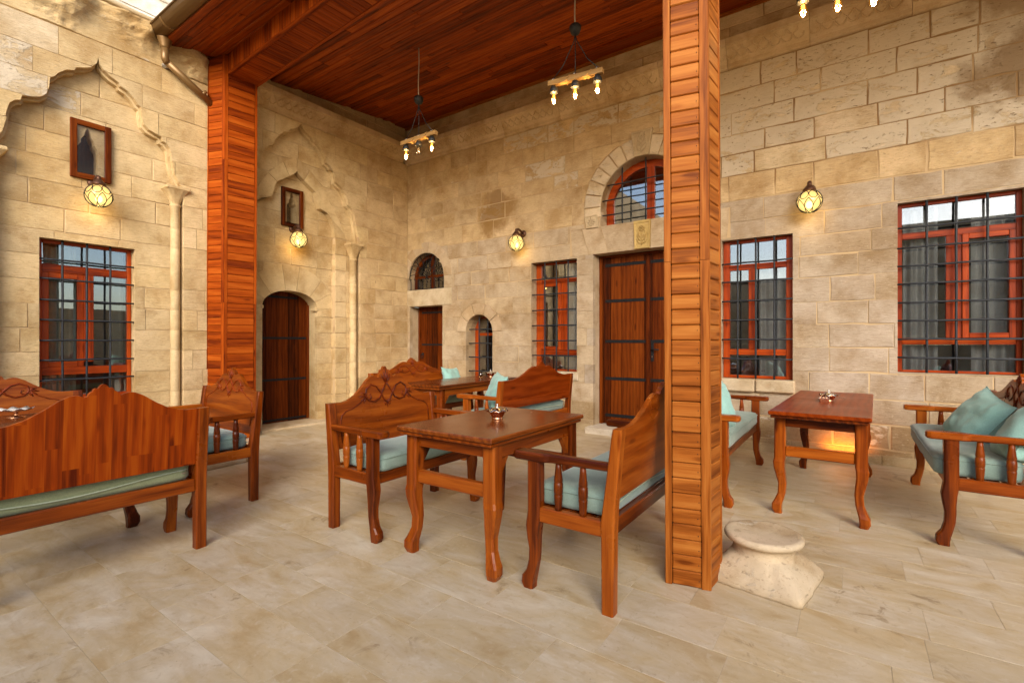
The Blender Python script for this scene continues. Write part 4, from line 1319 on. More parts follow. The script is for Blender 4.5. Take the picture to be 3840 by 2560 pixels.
# ------------------------------------------------------------------ porch roof, beam, posts
ZC = lambda y: 5.37 + 0.1 * y
SL = math.atan(0.1)
roof = thing('porch_roof', 'red-brown boarded porch ceiling sloping out from the back wall', 'roof', (5, -2, 5.1))
ORG[roof.name] = Vector((5, -2, 5.1))
pl_me = {}
def ceil_plank(L, W):
    k = (round(L, 3), W)
    if k not in pl_me:
        m = MB(); m.box((-L / 2 + .001, -W / 2 + .0015, 0), (L / 2 - .001, W / 2 - .0015, .02), 0, .006)
        o = m.build('ceiling_plank', 'ceil'); pl_me[k] = o.data; bpy.data.objects.remove(o)
    return pl_me[k]
PW = 0.098
ncp = 0
y = -.30
while y > -3.93:
    x = .012 - rnd.choice((0, .4, .8, 1.1))
    while x < 10.3:
        L = rnd.choice((1.2, 1.8, 2.4, 3.0))
        a = max(x, .012); Lr = round(x + L - a, 3)
        if Lr > .1:
            o = bpy.data.objects.new('ceiling_plank', ceil_plank(Lr, PW)); COL.objects.link(o)
            yc = y - PW / 2
            o.parent = roof
            o.location = Vector((a + Lr / 2, yc, ZC(yc))) - ORG[roof.name]
            o.rotation_euler = (SL, 0, 0)
            ncp += 1
        x += L
    y -= PW
m = MB(); m.hexa([(.002, -4.0, ZC(-4.0) + .025), (10.6, -4.0, ZC(-4.0) + .025), (10.6, .02, ZC(0) + .025), (.002, .02, ZC(0) + .025), (.002, -4.0, ZC(-4.0) + .16), (10.6, -4.0, ZC(-4.0) + .16), (10.6, .02, ZC(0) + .16), (.002, .02, ZC(0) + .16)])
wb(m, 'roof_deck', 'ceil', roof)
m = MB(); m.box((.0, -4.02, ZC(-3.95) - .015), (10.6, -3.945, ZC(-3.95) + .17), 0, .005); wb(m, 'fascia_board', 'ceil', roof)
m = MB(); m.hexa([(.01, -.30, ZC(-.30) - .02), (10.6, -.30, ZC(-.30) - .02), (10.6, -.004, ZC(0) - .02), (.01, -.004, ZC(0) - .02), (.01, -.30, ZC(-.3) + .02), (10.6, -.30, ZC(-.3) + .02), (10.6, -.004, ZC(0) + .02), (.01, -.004, ZC(0) + .02)]); wb(m, 'edge_board', 'wood_red', roof)
m = MB(); m.box((.01, -.055, ZC(0) - .055), (10.6, -.006, ZC(0) - .022), 0, .004); wb(m, 'batten', 'post', roof)
m = MB(); m.box((-.3, -3.3, 5.44), (.02, .02, 5.62)); m.box((-.35, -.02, 5.40), (10.7, .32, 5.62)); wb(m, 'roof_edge', 'mortar', roof)

NAIL = []
def nail_mesh():
    if not NAIL:
        m = MB(); m.lathe([(0, 0), (.0028, 0), (.0028, .003), (0, .003)], (0, 0, 0), 6, axis='y')
        o = m.build('nail_head', 'iron'); NAIL.append(o.data); bpy.data.objects.remove(o)
    return NAIL[0]

def clad_face(parent, P, Q, z0, z1, pitch, mat, trims, lean, th=.016, pname='cladding_board', nails=False):
    """horizontal boards on the vertical face from P to Q (outside on the right of P->Q)"""
    P, Q = Vector((*P, 0)), Vector((*Q, 0))
    d = (Q - P).normalized(); W = (Q - P).length
    nrm = Vector((d.y, -d.x, 0))
    ang = math.atan2(d.y, d.x)
    a, b = trims
    L = W - a - b
    key = (round(L, 4), pitch, mat)
    m = MB(); m.box((a + .001, 0.0, .0012), (W - b - .001, th, pitch - .0012), 0, .0055)
    proto = m.build(pname, mat); me = proto.data; bpy.data.objects.remove(proto)
    z = z0
    while z < z1 - .01:
        o = bpy.data.objects.new(pname, me); COL.objects.link(o)
        o.parent = parent
        o.location = P + lean(z) + Vector((0, 0, z)) - ORG[parent.name]
        o.rotation_euler = (0, 0, ang)
        if nails and in_view(P.x, P.y, z):
            n_ = bpy.data.objects.new('nail_head', nail_mesh()); COL.objects.link(n_); n_.parent = o
            n_.location = (W - b - .014 + rnd.uniform(-.004, .004), -.0012, pitch * rnd.uniform(.35, .65))
        z += pitch
    return d, nrm, ang

def lean_hex(m, poly, z0, z1, lean, ax=2):
    A = [Vector((*p, z0)) + lean(z0) for p in poly]
    B = [Vector((*p, z1)) + lean(z1) for p in poly]
    m.hexa([tuple(q) for q in A] + [tuple(q) for q in B], ax)

def inset(poly, e):
    c = Vector((sum(p[0] for p in poly) / 4, sum(p[1] for p in poly) / 4))
    out = []
    for p in poly:
        v = Vector(p) - c
        out.append(tuple(c + v * (1 - e / v.length)))
    return out

def post(label, poly, z1, lean, faces, cat='post', m1='post', lead=.003, pitch=.0815):
    """poly: 4 corners ccw; faces: (i, j, trim_i, trim_j, material)"""
    c = (sum(p[0] for p in poly) / 4, sum(p[1] for p in poly) / 4)
    t = wthing('wooden_post', label, cat, (c[0], c[1], 0), 'boarded porch posts')
    m = MB(); lean_hex(m, inset(poly, .026), .0, z1, lean); wb(m, 'core', 'dark', t)  # core coloured near-black to paint the shadow in the board joints
    for i, j, ta, tb, mat in faces:
        P, Q = poly[i], poly[j]
        clad_face(t, P, Q, .002, z1, pitch, mat, (ta, tb), lean, nails=(mat == 'post' and i == 0))
        d = (Vector(Q) - Vector(P)).normalized(); nr = Vector((d.y, -d.x)); W = (Vector(Q) - Vector(P)).length
        for s0, s1 in ((0, ta), (W - tb, W)):
            if s1 - s0 < .004: continue
            a = Vector(P) + d * s0 + nr * lead; b = Vector(P) + d * s1 + nr * lead
            zz = .002
            for zt in (z1 * .36, z1 * .73, z1):
                m = MB()
                lean_hex(m, [tuple(a), tuple(b), tuple(b - nr * .022), tuple(a - nr * .022)], zz, zt - .002, lean)
                wb(m, 'corner_trim', mat, t)
                zz = zt
    return t
lean2 = lambda z: Vector((-.022 * z / 4.7, 0, 0))
p2 = [(6.146, -3.814), (6.363, -3.768), (6.380, -3.578), (6.125, -3.60)]
post('bright orange boarded post standing beside the old stone column base', p2, 4.80, lean2,
     [(0, 1, .032, .042, 'post'), (1, 2, .012, .012, 'post'), (2, 3, .03, .03, 'post'), (3, 0, .03, .03, 'post')])
lean1 = lambda z: Vector((.03 * z / 4.7, .01 * z / 4.7, 0))
p1 = [(.02, -3.525), (.285, -3.43), (.325, -3.035), (.02, -3.05)]
post('wide red-brown boarded post against the left wall under the beam end', p1, 5.02, lean1,
     [(0, 1, .012, .045, 'post_dark'), (1, 2, .035, .028, 'post_dark')], pitch=.0945)

# clad beam from post to post
beam = wthing('clad_beam', 'boarded red-brown beam running from the left post along the porch edge', 'beam', (4, -3.4, 4.8))
bd = Vector((1, -.043, 0)).normalized(); bn = Vector((bd.y, -bd.x, 0))
b0 = Vector((.30, -3.385, 0)); BW, BZ0, BZ1 = .385, 4.775, 5.035
bang = math.atan2(bd.y, bd.x)
m = MB(lambda u, v, w: tuple(b0 + bd * u - bn * v + Vector((0, 0, w))))
m.box((0, .02, BZ0 + .02), (9.9, BW - .02, BZ1), 0); wb(m, 'core', 'dark', beam)  # near-black core paints the joint shadows between the beam boards
def board_mesh(a, b, mat, nm):
    m = MB(); m.box(a, b, 2 if abs(b[2] - a[2]) > abs(b[1] - a[1]) else 1, .005); o = m.build(nm, mat); me = o.data; bpy.data.objects.remove(o); return me
me_f = board_mesh((.0012, 0, BZ0 + .034), (.0878, .016, BZ1), 'post_dark', 'cladding_board')
me_u = board_mesh((.0012, .036, BZ0), (.0878, BW - .036, BZ0 + .016), 'post_dark', 'cladding_board')
for i in range(108):
    for me in (me_f, me_u):
        o = bpy.data.objects.new('cladding_board', me); COL.objects.link(o); o.parent = beam
        o.location = b0 + bd * (.0892 * i) - ORG[beam.name]; o.rotation_euler = (0, 0, bang)
for a, b in (((0, -.004, BZ0 - .004), (9.7, .035, BZ0 + .033)), ((0, BW - .035, BZ0 - .004), (9.7, BW + .004, BZ0 + .033))):
    for k in range(4):
        m = MB(lambda u, v, w: tuple(b0 + bd * u - bn * v + Vector((0, 0, w))))
        m.box((2.425 * k + .001, a[1], a[2]), (2.425 * (k + 1) - .001, b[1], b[2]), 0, .005); wb(m, 'edge_trim', 'post_dark', beam)
m = MB(lambda u, v, w: tuple(b0 + bd * u - bn * v + Vector((0, 0, w))))
m.box((0, BW - .016, BZ0 + .034), (9.7, BW, BZ1 + .05), 0); wb(m, 'back_board', 'post_dark', beam)

# gutter with downpipe
gt = wthing('roof_gutter', 'half-round bronze gutter with a slanting downpipe at the porch corner', 'gutter', (5, -4.06, 5.05))
gy, gz, gr_ = -4.075, 5.075, .105
m = MB()
sec = [(math.cos(PI + PI * i / 10), math.sin(PI + PI * i / 10)) for i in range(11)]
ou = [(gy + gr_ * c, gz + gr_ * s) for c, s in sec]
inn = [(gy + (gr_ - .006) * c, gz + (gr_ - .006) * s) for c, s in sec][::-1]
lip = [(gy - gr_ - .012, gz + .004), (gy - gr_ - .012, gz - .012)]
ring = ou + inn
m.loft([[(x, p[0], p[1]) for p in ring] for x in (.05, 10.6)], 0, True, True)
wb(m, 'gutter_channel', 'gutter', gt)
m = MB(); m.tube([(.05, gy - gr_ - .004, gz - .004), (10.6, gy - gr_ - .004, gz - .004)], .011, 8); wb(m, 'rolled_lip', 'gutter', gt)
m = MB(); m.loft([[(x, p[0], p[1]) for p in ou] for x in (.036, .052)], 0); wb(m, 'end_cap', 'gutter', gt)
for x in (.40, 1.6, 3.2):
    m = MB(); m.loft([[(xx, gy + (gr_ + .004) * c, gz + (gr_ + .004) * s) for c, s in sec] + [(xx, gy + (gr_ - .001) * c, gz + (gr_ - .001) * s) for c, s in sec[::-1]] for xx in (x, x + .03)], 0); wb(m, 'joint_bracket', 'gutter', gt)
m = MB(); m.lathe([(.09, .0), (.075, -.05), (.048, -.13), (.045, -.15)], (.13, gy + .045, gz - .07), 14); wb(m, 'outlet', 'gutter', gt)
m = MB(); m.tube([(.13, gy + .045, gz - .2), (.13, gy + .045, gz - .34), (.125, gy + .075, gz - .38)], .043, 12)
m.tube([(.125, gy + .05, gz - .355), (.08, -3.46, 4.40)], .043, 12); wb(m, 'downpipe', 'gutter', gt)
m = MB(); m.tube([(.095, -3.60, 4.522), (.09, -3.575, 4.50)], .05, 12); wb(m, 'pipe_collar', 'gutter', gt)

# ------------------------------------------------------------------ lamps
def sconce(T, label, u, z, nw, ng=.20, r=.122):
    t = wthing('wall_lantern', label, 'wall lamp', T(u, z, nw), 'caged globe wall lamps')
    zp = z + r + .055
    n = nw + ng
    m = MB(T); m.lathe([(0, 0), (.055, 0), (.055, .012), (.03, .022), (0, .024)], (u, zp, nw), 12)
    wb(m, 'back_plate', 'bronze', t)
    m = MB(T); m.tube([(u, zp, nw + .015), (u, zp + .035, nw + .09), (u, zp + .045, n - .04), (u, zp + .03, n), (u, zp - .02, n)], [.016, .018, .020, .022, .024], 8); wb(m, 'arm', 'bronze', t)
    m = MB(T)
    rg = lambda q: [(u + q[0] * math.cos(2 * PI * k / 14), q[1], n + q[0] * math.sin(2 * PI * k / 14)) for k in range(14)]
    m.loft([rg(q) for q in ((.022, zp + .01), (.04, zp - .012), (.058, zp - .035), (.066, zp - .047), (.066, zp - .058))], 0, True, True); wb(m, 'cap', 'bronze', t)
    m = MB(T)
    m.loft([rg((r * math.sin(PI * i / 12), z + r * math.cos(PI * i / 12))) for i in range(1, 12)], 0, True, True); wb(m, 'globe', 'globe', t)
    m = MB(T)
    m.loft([rg((.034 * math.sin(PI * i / 6), z - .035 + .042 * math.cos(PI * i / 6))) for i in range(1, 6)], 0, True, True); wb(m, 'lamp_bulb', 'hot', t)
    def sp(lo, la, rr):
        return (u + rr * math.cos(la) * math.sin(lo), z + rr * math.sin(la), n + rr * math.cos(la) * math.cos(lo))
    rr = r + .003
    cg = MB(T)
    for k in range(8):
        lo = 2 * PI * (k + .5) / 8
        cg.tube([sp(lo + .37 * math.cos(2 * PI * i / 14), R(30) + R(25) * math.sin(2 * PI * i / 14), rr) for i in range(14)], .0042, 4, 0, True)
        lo = 2 * PI * k / 8
        cg.tube([sp(lo + .39 * math.sin(PI * i / 10) * (1 if i <= 10 else 1), R(-82) + R(90) * (i / 10), rr) for i in range(11)], .0042, 4)
        cg.tube([sp(lo - .39 * math.sin(PI * i / 10), R(-82) + R(90) * (i / 10), rr) for i in range(11)], .0042, 4)
    cg.tube([sp(2 * PI * i / 20, R(-82), rr) for i in range(20)], .005, 4, 0, True)
    wb(cg, 'cage', 'iron', t)
    l = bpy.data.lights.new('lantern_light', 'POINT'); l.energy = 0.7; l.color = (1.0, .62, .16); l.shadow_soft_size = .03
    lo = bpy.data.objects.new('lantern_light', l); COL.objects.link(lo); lo.parent = t
    lo.location = Vector(T(u, z - r - .03, n - .02)) - ORG[t.name]
sconce(TA, 'caged amber globe lamp just under the mesh frame of the left arch bay', -4.652, 2.92, -.10)
sconce(TA, 'caged amber globe lamp under the mesh frame above the arched door', -2.21, 2.869, -.18, .18)
sconce(TB, 'caged amber globe lamp on the back wall left of the double door', 2.685, 2.837, 0)
sconce(TB, 'caged amber globe lamp on the back wall between the two right-hand windows', 6.59, 2.835, 0)

def pendant(label, x, y, zb, lit=(1, 1, 1), L=.63, rot=0.0):
    t = wthing('pendant_light', label, 'hanging lamp', (x, y, ZC(y)), 'timber bar pendant lamps')
    zt = ZC(y)
    ca, sa = math.cos(rot), math.sin(rot)
    Pt = lambda a, b, z: (x + a * ca - b * sa, y + a * sa + b * ca, z)
    zc = zb + .50
    m = MB(); m.tube([(x + .006 * math.sin(i * .8), y, zt + .01 - (zt - zc - .03) * i / 8) for i in range(9)], .0075, 6); wb(m, 'cable', 'wire', t)
    m = MB(); m.lathe([(.006, .055), (.05, .05), (.062, .035), (.06, .0), (.045, -.035), (.02, -.05), (.006, -.055)], (x, y, zc), 14); wb(m, 'ceiling_cup', 'black', t)
    for a in (-.24, 0, .24):
        m = MB(); m.tube([(x, y, zc - .05), Pt(a * .08, .004, zc - .12), Pt(a * .55, .004, zb + .17), Pt(a, 0, zb + .05)], .0055, 5); wb(m, 'cord', 'black', t)
        m = MB(); m.tube([Pt(a + .014 * math.cos(k * PI / 4), 0, zb + .042 + .014 * math.sin(k * PI / 4)) for k in range(8)], .004, 5, 0, True); wb(m, 'eye_hook', 'silver', t)
    m = MB(lambda a, b, c: Pt(a, b, c)); m.box((-L / 2, -.03, zb - .027), (L / 2, .03, zb + .027), 0, .003); wb(m, 'timber_bar', 'raw', t)
    for a in (-.10, .13):
        m = MB(lambda p, q, r_: Pt(p, q, r_)); m.tube([(a, -.034, zb - .03), (a + .05, -.034, zb + .031), (a + .05, .034, zb + .031), (a, .034, zb - .03)], .005, 5, 0, True); wb(m, 'twine', 'raw', t)
    for i, a in enumerate((-.24, 0, .24)):
        c = Pt(a, 0, zb - .03)
        m = MB(); m.lathe([(.012, .004), (.028, -.004), (.043, -.035), (.047, -.068), (.042, -.074), (.02, -.074)], c, 14); s = wb(m, 'socket', 'black', t)
        b = Pt(a, 0, zb - .10)
        m = MB(); m.lathe([(.013, .004), (.014, -.012), (.022, -.035), (.030, -.065), (.031, -.085), (.024, -.108), (.010, -.121), (.002, -.123)], b, 14); wb(m, 'bulb', 'bulb' if lit[i] else 'bulb_off', s)
        m = MB()
        for k in range(4):
            an = PI / 2 * k + .3
            m.tube([(b[0] + .008 * math.cos(an), b[1] + .008 * math.sin(an), b[2] - .022), (b[0] + .011 * math.cos(an), b[1] + .011 * math.sin(an), b[2] - .088)], .0022, 4)
        wb(m, 'filament', 'filament' if lit[i] else 'wire', s)
        if lit[i]:
            l = bpy.data.lights.new('bulb_light', 'POINT'); l.energy = 5.0; l.color = (1.0, .74, .46); l.shadow_soft_size = .02
            lo = bpy.data.objects.new('bulb_light', l); COL.objects.link(lo); lo.parent = t
            lo.location = Vector((b[0], b[1], b[2] - .06)) - ORG[t.name]
pendant('pendant lamp nearest the wall corner, its middle bulb unlit', 2.275, -1.888, 3.985, (1, 0, 1), .64)
pendant('pendant lamp left of the bright orange post, all three bulbs lit', 4.60, -1.90, 4.055, (1, 1, 1), .60, R(8))
pendant('pendant lamp right of the bright orange post, only its three bulbs in sight', 6.88, -1.90, 4.075, (1, 1, 1), .60, R(20))

def washer(label, a, b, power):
    """aluminium wall washer lying on the floor from a to b, its diodes facing up at the wall"""
    a, b = Vector(a), Vector(b)
    d = (b - a).normalized(); nr = Vector((d.y, -d.x, 0))
    t = wthing('wall_washer', label, 'floor lamp', tuple((a + b) / 2))
    L = (b - a).length
    F_ = lambda u, v, w: tuple(a + d * u + nr * v + Vector((0, 0, w)))
    m = MB(F_); m.box((0, -.022, .035), (L, .022, .088), 0, .006); m.box((0, .022, .052), (L, .026, .064), 0); wb(m, 'housing', 'alu', t)
    m = MB(F_); m.box((.01, -.016, .0875), (L - .01, .016, .0905)); wb(m, 'diode_strip', 'led', t)
    for u in (.0, L): 
        m = MB(F_); m.box((u - .006, -.024, .033), (u + .006, .024, .09), 0, .003); wb(m, 'end_cap', 'black', t)
    for u in (.1, L - .1):
        m = MB(F_); m.box((u - .012, -.02, .0), (u + .012, .02, .036), 0, .002); wb(m, 'foot', 'alu', t)
    m = MB(F_); m.tube([(0, 0, .06), (-.04, .02, .055), (-.09, .05, .02), (-.06, .06, .008), (.03, .05, .007)], .005, 6); wb(m, 'lead', 'black', t)
    l = bpy.data.lights.new('washer_light', 'AREA'); l.shape = 'RECTANGLE'; l.size = L; l.size_y = .02; l.energy = power; l.color = (1, .27, .015)
    lo = bpy.data.objects.new('washer_light', l); COL.objects.link(lo); lo.parent = t
    lo.location = Vector(F_(L / 2, 0, .096)) - ORG[t.name]
    aim = (Vector((0, 0, 1)) - nr * .55).normalized()
    lo.rotation_euler = aim.to_track_quat('-Z', 'Y').to_euler()
    return lo
washer('silver floor bar lamp glowing amber at the wall behind the right-hand table', (6.75, -.10, 0), (7.05, -.10, 0), 1.0)

# ------------------------------------------------------------------ furniture
def oct_ring(cx, cy, z, wx, wy, ch=.010):
    a, b = wx / 2, wy / 2
    return [(cx - a + ch, cy - b, z), (cx + a - ch, cy - b, z), (cx + a, cy - b + ch, z), (cx + a, cy + b - ch, z), (cx + a - ch, cy + b, z), (cx - a + ch, cy + b, z), (cx - a, cy + b - ch, z), (cx - a, cy - b + ch, z)]

def lean_y(z): return max(0.0, z - .44) * .11

HALF = [(0, 1.070), (.010, 1.067), (.018, 1.055), (.024, 1.048), (.034, 1.050), (.043, 1.044), (.046, 1.033), (.054, 1.030), (.062, 1.020), (.066, 1.008), (.078, 1.004), (.095, 1.012), (.115, 1.017), (.14, 1.014), (.18, .994), (.24, .950), (.30, .913), (.36, .891), (.41, .884), (.47, .886)]

def bench(label, L, loc, rz, carved=True, rear_rail=False, ph=.886, pk=1.07, panel='wood', group='carved wooden benches', sideways=True):
    t = thing('bench', label, 'bench', loc, rz, group)
    X = L / 2 - .035
    YF, YB = -.25, .165
    for s in (-1, 1):
        m = MB()
        secs = [(0, -.286, .058, .058), (.025, -.292, .062, .070), (.06, -.287, .062, .072), (.095, -.270, .056, .056), (.15, -.257, .054, .054), (.21, -.254, .056, .056), (.27, -.259, .062, .066), (.33, -.260, .066, .078), (.37, -.254, .066, .078), (.41, -.25, .066, .074), (.676, -.25, .066, .074)]
        m.loft([oct_ring(s * X, y, z, wx, wy, .009) for z, y, wx, wy in secs], 2)
        m.build('front_leg', 'wood', t)
        m = MB()
        m.loft([oct_ring(s * X, YB + lean_y(z), z, .062, wy, .007) for z, wy in ((0, .060), (.36, .066), (.43, .070), (.50, .064), (.62, .058), (ph - .03, .050), (ph, .044))], 2)
        m.build('back_leg', 'wood', t)
        m = MB(); m.box((s * X - .022, YF + .030, .360), (s * X + .022, YB - .028, .437), 1, .006); m.build('side_rail', 'wood', t)
        m = MB()
        arm = [(-.375, .040, .030), (-.368, .074, .042), (-.35, .090, .046), (-.20, .092, .046), (-.175, .078, .045), (-.155, .056, .044), (-.10, .052, .042), (.05, .050, .040), (.178, .046, .038)]
        m.loft([[(s * X + q[0], y, q[2] + .699) for q in [(p[0], 0, p[1]) for p in [(-w / 2 + .008, -h / 2), (w / 2 - .008, -h / 2), (w / 2, -h / 2 + .008), (w / 2, h / 2 - .008), (w / 2 - .008, h / 2), (-w / 2 + .008, h / 2), (-w / 2, h / 2 - .008), (-w / 2, -h / 2 + .008)]]] for y, w, h in arm], 1)
        m.build('armrest', 'wood', t)
        for y in (-.115, .025):
            m = MB()
            m.lathe([(.017, .43), (.019, .455), (.0225, .505), (.0235, .515), (.020, .519), (.0235, .524), (.0245, .55), (.0235, .578), (.020, .582), (.0235, .587), (.021, .61), (.0165, .65), (.0145, .682)], (s * X, y, 0), 10)
            m.build('spindle', 'wood', t)
    m = MB(); m.box((-X + .03, YF - .017, .360), (X - .03, YF + .018, .432), 0, .006); m.build('front_rail', 'wood', t)
    m = MB(); m.box((-X + .03, YB - .018, .362), (X - .03, YB + .018, .440), 0, .006); m.build('back_rail', 'wood', t)
    m = MB()
    for i in range(5):
        y0 = YF + .03 + i * .074
        m.box((-X + .022, y0, .412), (X - .022, y0 + .060, .428), 0, .003)
    m.build('seat_slats', 'wood', t)
    # scalloped backrest
    sx = (L / 2 - .066) / .47
    kx = lambda d: d * (min(sx, 1.22) + (sx - min(sx, 1.22)) * max(0, (d - .10) / .37)) if d > .1 else d * min(sx, 1.22)
    kz = lambda z: ph + (z - .886) * (pk - ph) / .184 if z > .886 else z + ph - .886
    half = [(kx(d), kz(z)) for d, z in HALF]
    TL = lambda x, y, z: (x, y + lean_y(z), z)
    zb = .655 if rear_rail else .535
    poly = [(half[-1][0], zb)] + [(d, z) for d, z in half[::-1]] + [(-d, z) for d, z in half[1:]] + [(-half[-1][0], zb)]
    m = MB(TL); m.prism(poly, YB - .014, YB + .014, 'xz', 2 if panel == 'stave' else 0)
    bp = m.build('backrest', panel, t)
    if rear_rail:
        m = MB(TL); m.box((-half[-1][0], YB - .012, .575), (half[-1][0], YB + .026, .665), 0, .005); m.build('lower_back_rail', panel, t)
    if carved:
        yf = YB - .0145
        c = min(sx, 1.22)
        P = lambda x, z: (x * c, yf, kz(z))
        cv = MB(TL)
        lx = half[-1][0] / c
        for s in (-1, 1):
            cv.tube([P(s * (lx - .035), .60), P(s * (lx - .035), .755), P(s * (lx - .045), .79), P(s * (lx - .08), .815), P(s * (lx - .15), .835), P(s * .245, .872), P(s * .215, .89)], .0045, 5)
            cv.tube([P(s * x, z) for x, z in ((0, .975), (.035, .935), (.075, .885), (.125, .862), (.175, .872), (.205, .905), (.195, .945), (.150, .968), (.100, .955), (.060, .915), (.025, .865), (.0, .845))], .0075, 5)
            cv.tube([P(s * x, z) for x, z in ((.205, .905), (.185, .88), (.155, .89), (.16, .915), (.175, .91))], [.0065, .0065, .006, .005, .004], 5)
            for k, (dx, dz) in enumerate(((.055, .028), (.070, .004), (.060, -.022), (.035, -.035))):
                cv.tube([P(s * .195, .905), P(s * (.195 + dx * .55), .905 + dz * .7), P(s * (.195 + dx), .895 + dz)], [.004, .008, .002], 5)
            for a in (.34, .78):
                cv.tube([P(0, .965), P(s * .030 * math.sin(a) * 1.3, .965 + .045 * math.cos(a)), P(s * .052 * math.sin(a) * 1.25, .965 + .080 * math.cos(a))], [.004, .008, .003], 5)
            cv.tube([P(0, .85), P(s * .022, .83), P(s * .034, .855)], [.004, .007, .002], 5)
        cv.tube([P(0, .965), P(0, 1.01), P(0, 1.055)], [.004, .009, .003], 5)
        cv.tube([P(0, .875), P(0, .84), P(0, .808)], [.004, .009, .002], 5)
        o = cv.build('carving', 'carve', bp)
    return t

def cab_leg(cx, cy, sx, sy, top=.735, w=.080):
    secs = [(0, .014, .058), (.03, .022, .070), (.07, .020, .072), (.10, .008, .064), (.15, -.008, .056), (.22, -.013, .058), (.28, -.004, .068), (.34, .006, .076), (.39, .008, .082), (.42, .002, .080), (top, 0, .080)]
    m = MB()
    k = w / .080
    m.loft([oct_ring(cx + sx * o, cy + sy * o, z, q * k, q * k, .010) for z, o, q in secs], 2)
    return m

def table(label, W, L, loc, rz, lw, ll, w=.080, H=.785):
    """L along local y, W along x; leg centres at +-lw/2, +-ll/2"""
    t = thing('table', label, 'table', loc, rz, 'dark wooden cafe tables')
    m = MB(); m.box((-W / 2, -L / 2, H - .030), (W / 2, L / 2, H), 1, .007); m.build('table_top', 'wood_red' if W < .65 else 'top', t)
    m = MB(); m.box((-W / 2 + .014, -L / 2 + .014, H - .052), (W / 2 - .014, L / 2 - .014, H - .0302), 1, .005); m.build('top_moulding', 'wood', t)
    zt = H - .052
    for sx in (-1, 1):
        for sy in (-1, 1):
            cab_leg(sx * lw / 2, sy * ll / 2, sx, sy * .6, zt, w).build('leg', 'wood', t)
        m = MB(); m.box((sx * lw / 2 - .016, -ll / 2 + w / 2 - .002, zt - .085), (sx * lw / 2 + .016, ll / 2 - w / 2 + .002, zt - .002), 1, .004); m.build('apron', 'wood', t)
        for sy in (-1, 1):
            y0 = sy * (ll / 2 - w / 2)
            tri = [(y0, zt - .085), (y0 - sy * .085, zt - .085), (y0, zt - .205)]
            m = MB(lambda a, b, c, sx=sx: (sx * lw / 2 + b, a, c)); m.prism(tri if sy < 0 else tri[::-1], -.017, .017, 'xz', 2); m.build('bracket', 'wood', t)
    for sy in (-1, 1):
        m = MB(); m.box((-lw / 2 + w / 2 - .002, sy * ll / 2 - .016, zt - .075), (lw / 2 - w / 2 + .002, sy * ll / 2 + .016, zt - .002), 0, .004); m.build('apron', 'wood', t)
        m = MB(); m.box((-lw / 2 + w / 2 - .003, sy * ll / 2 - .022, .435), (lw / 2 - w / 2 + .003, sy * ll / 2 + .022, .512), 0, .007); m.build('stretcher', 'wood', t)
    return t

def fbm(p, s=1.0, oc=3):
    v, a = 0, 1
    for i in range(oc):
        v += a * mn.noise(Vector(p) * s); s *= 2.1; a *= .5
    return v

def seat_cushion(label, L, loc, rz, sag=0.0, dx=0.0, dy=0.0, H=.118, over=0.0, mat='cushion'):
    t = thing('seat_cushion', label, 'cushion', loc, rz, 'sea-green bench seat cushions')
    W = .425
    a, b = L / 2 - .075, W / 2
    nx, ny = max(14, int(L / .05)), 12
    sd = rnd.uniform(0, 50)
    mb = MB()
    y0 = -.065 - over
    prof = [(0, .0), (.5, .006), (1, .022), (1, .5), (1, H - .024), (.5, 0), (0, 0)]
    rings = []
    # stack of rounded rectangles from bottom to top
    def rr(e, z, k=36):
        pts = []
        rad = .05
        per = [(-a + e + rad, -b + e + rad, PI), (a - e - rad, -b + e + rad, 1.5 * PI), (a - e - rad, b - e - rad, 0), (-a + e + rad, b - e - rad, .5 * PI)]
        seq = []
        for i, (cx, cy, st) in enumerate(per):
            for q in range(4): seq.append((cx + rad * math.cos(st + q * PI / 6), cy + rad * math.sin(st + q * PI / 6)))
            nxp = per[(i + 1) % 4]
            e0 = seq[-1]; e1 = (nxp[0] + rad * math.cos(nxp[2]), nxp[1] + rad * math.sin(nxp[2]))
            n = max(3, int((2 * a if i % 2 == 0 else 2 * b) / .06))
            for q in range(1, n): seq.append((e0[0] + (e1[0] - e0[0]) * q / n, e0[1] + (e1[1] - e0[1]) * q / n))
        for x, y in seq:
            w = fbm((x * 1.5 + sd, y * 1.5, z * .8), 2.2) * .004
            pts.append((x * (1 + w * .3) + dx, y + w + y0 + dy, z + w * .8))
        return pts
    levels = [(.16, .0), (.03, .0), (.008, .008), (.0, .030), (.002, H * .5), (.0, H - .030), (.010, H - .010), (.035, H), (.10, H + .006), (.16, H + .010)]
    mb.loft([rr(e, .432 + z) for e, z in levels], 0, True, True)
    o = mb.build('cover', mat, t)
    m = MB(); ring = rr(-.0015, .432 + H - .028)
    m.tube(ring, .0035, 5, 0, True); m.build('top_seam', mat, t)
    m = MB()
    bk = sorted([p for p in rr(-.002, .432 + H * .45) if p[1] > y0 + dy + b - .02], key=lambda p: p[0])
    if len(bk) > 3:
        m.tube([(p[0], p[1] + .002, p[2] + .016 * math.sin((p[0] + a) / (2 * a) * PI * 1.6 + sd)) for p in bk], .004, 5); m.build('zip_seam', 'piping', t)
    m = MB(); m.box((-a + .03, y0 + dy + b - .004, .432 + H * .40), (-a + .055, y0 + dy + b + .004, .432 + H * .47), 0, .002); m.build('zip_pull', 'silver', t)
    return t

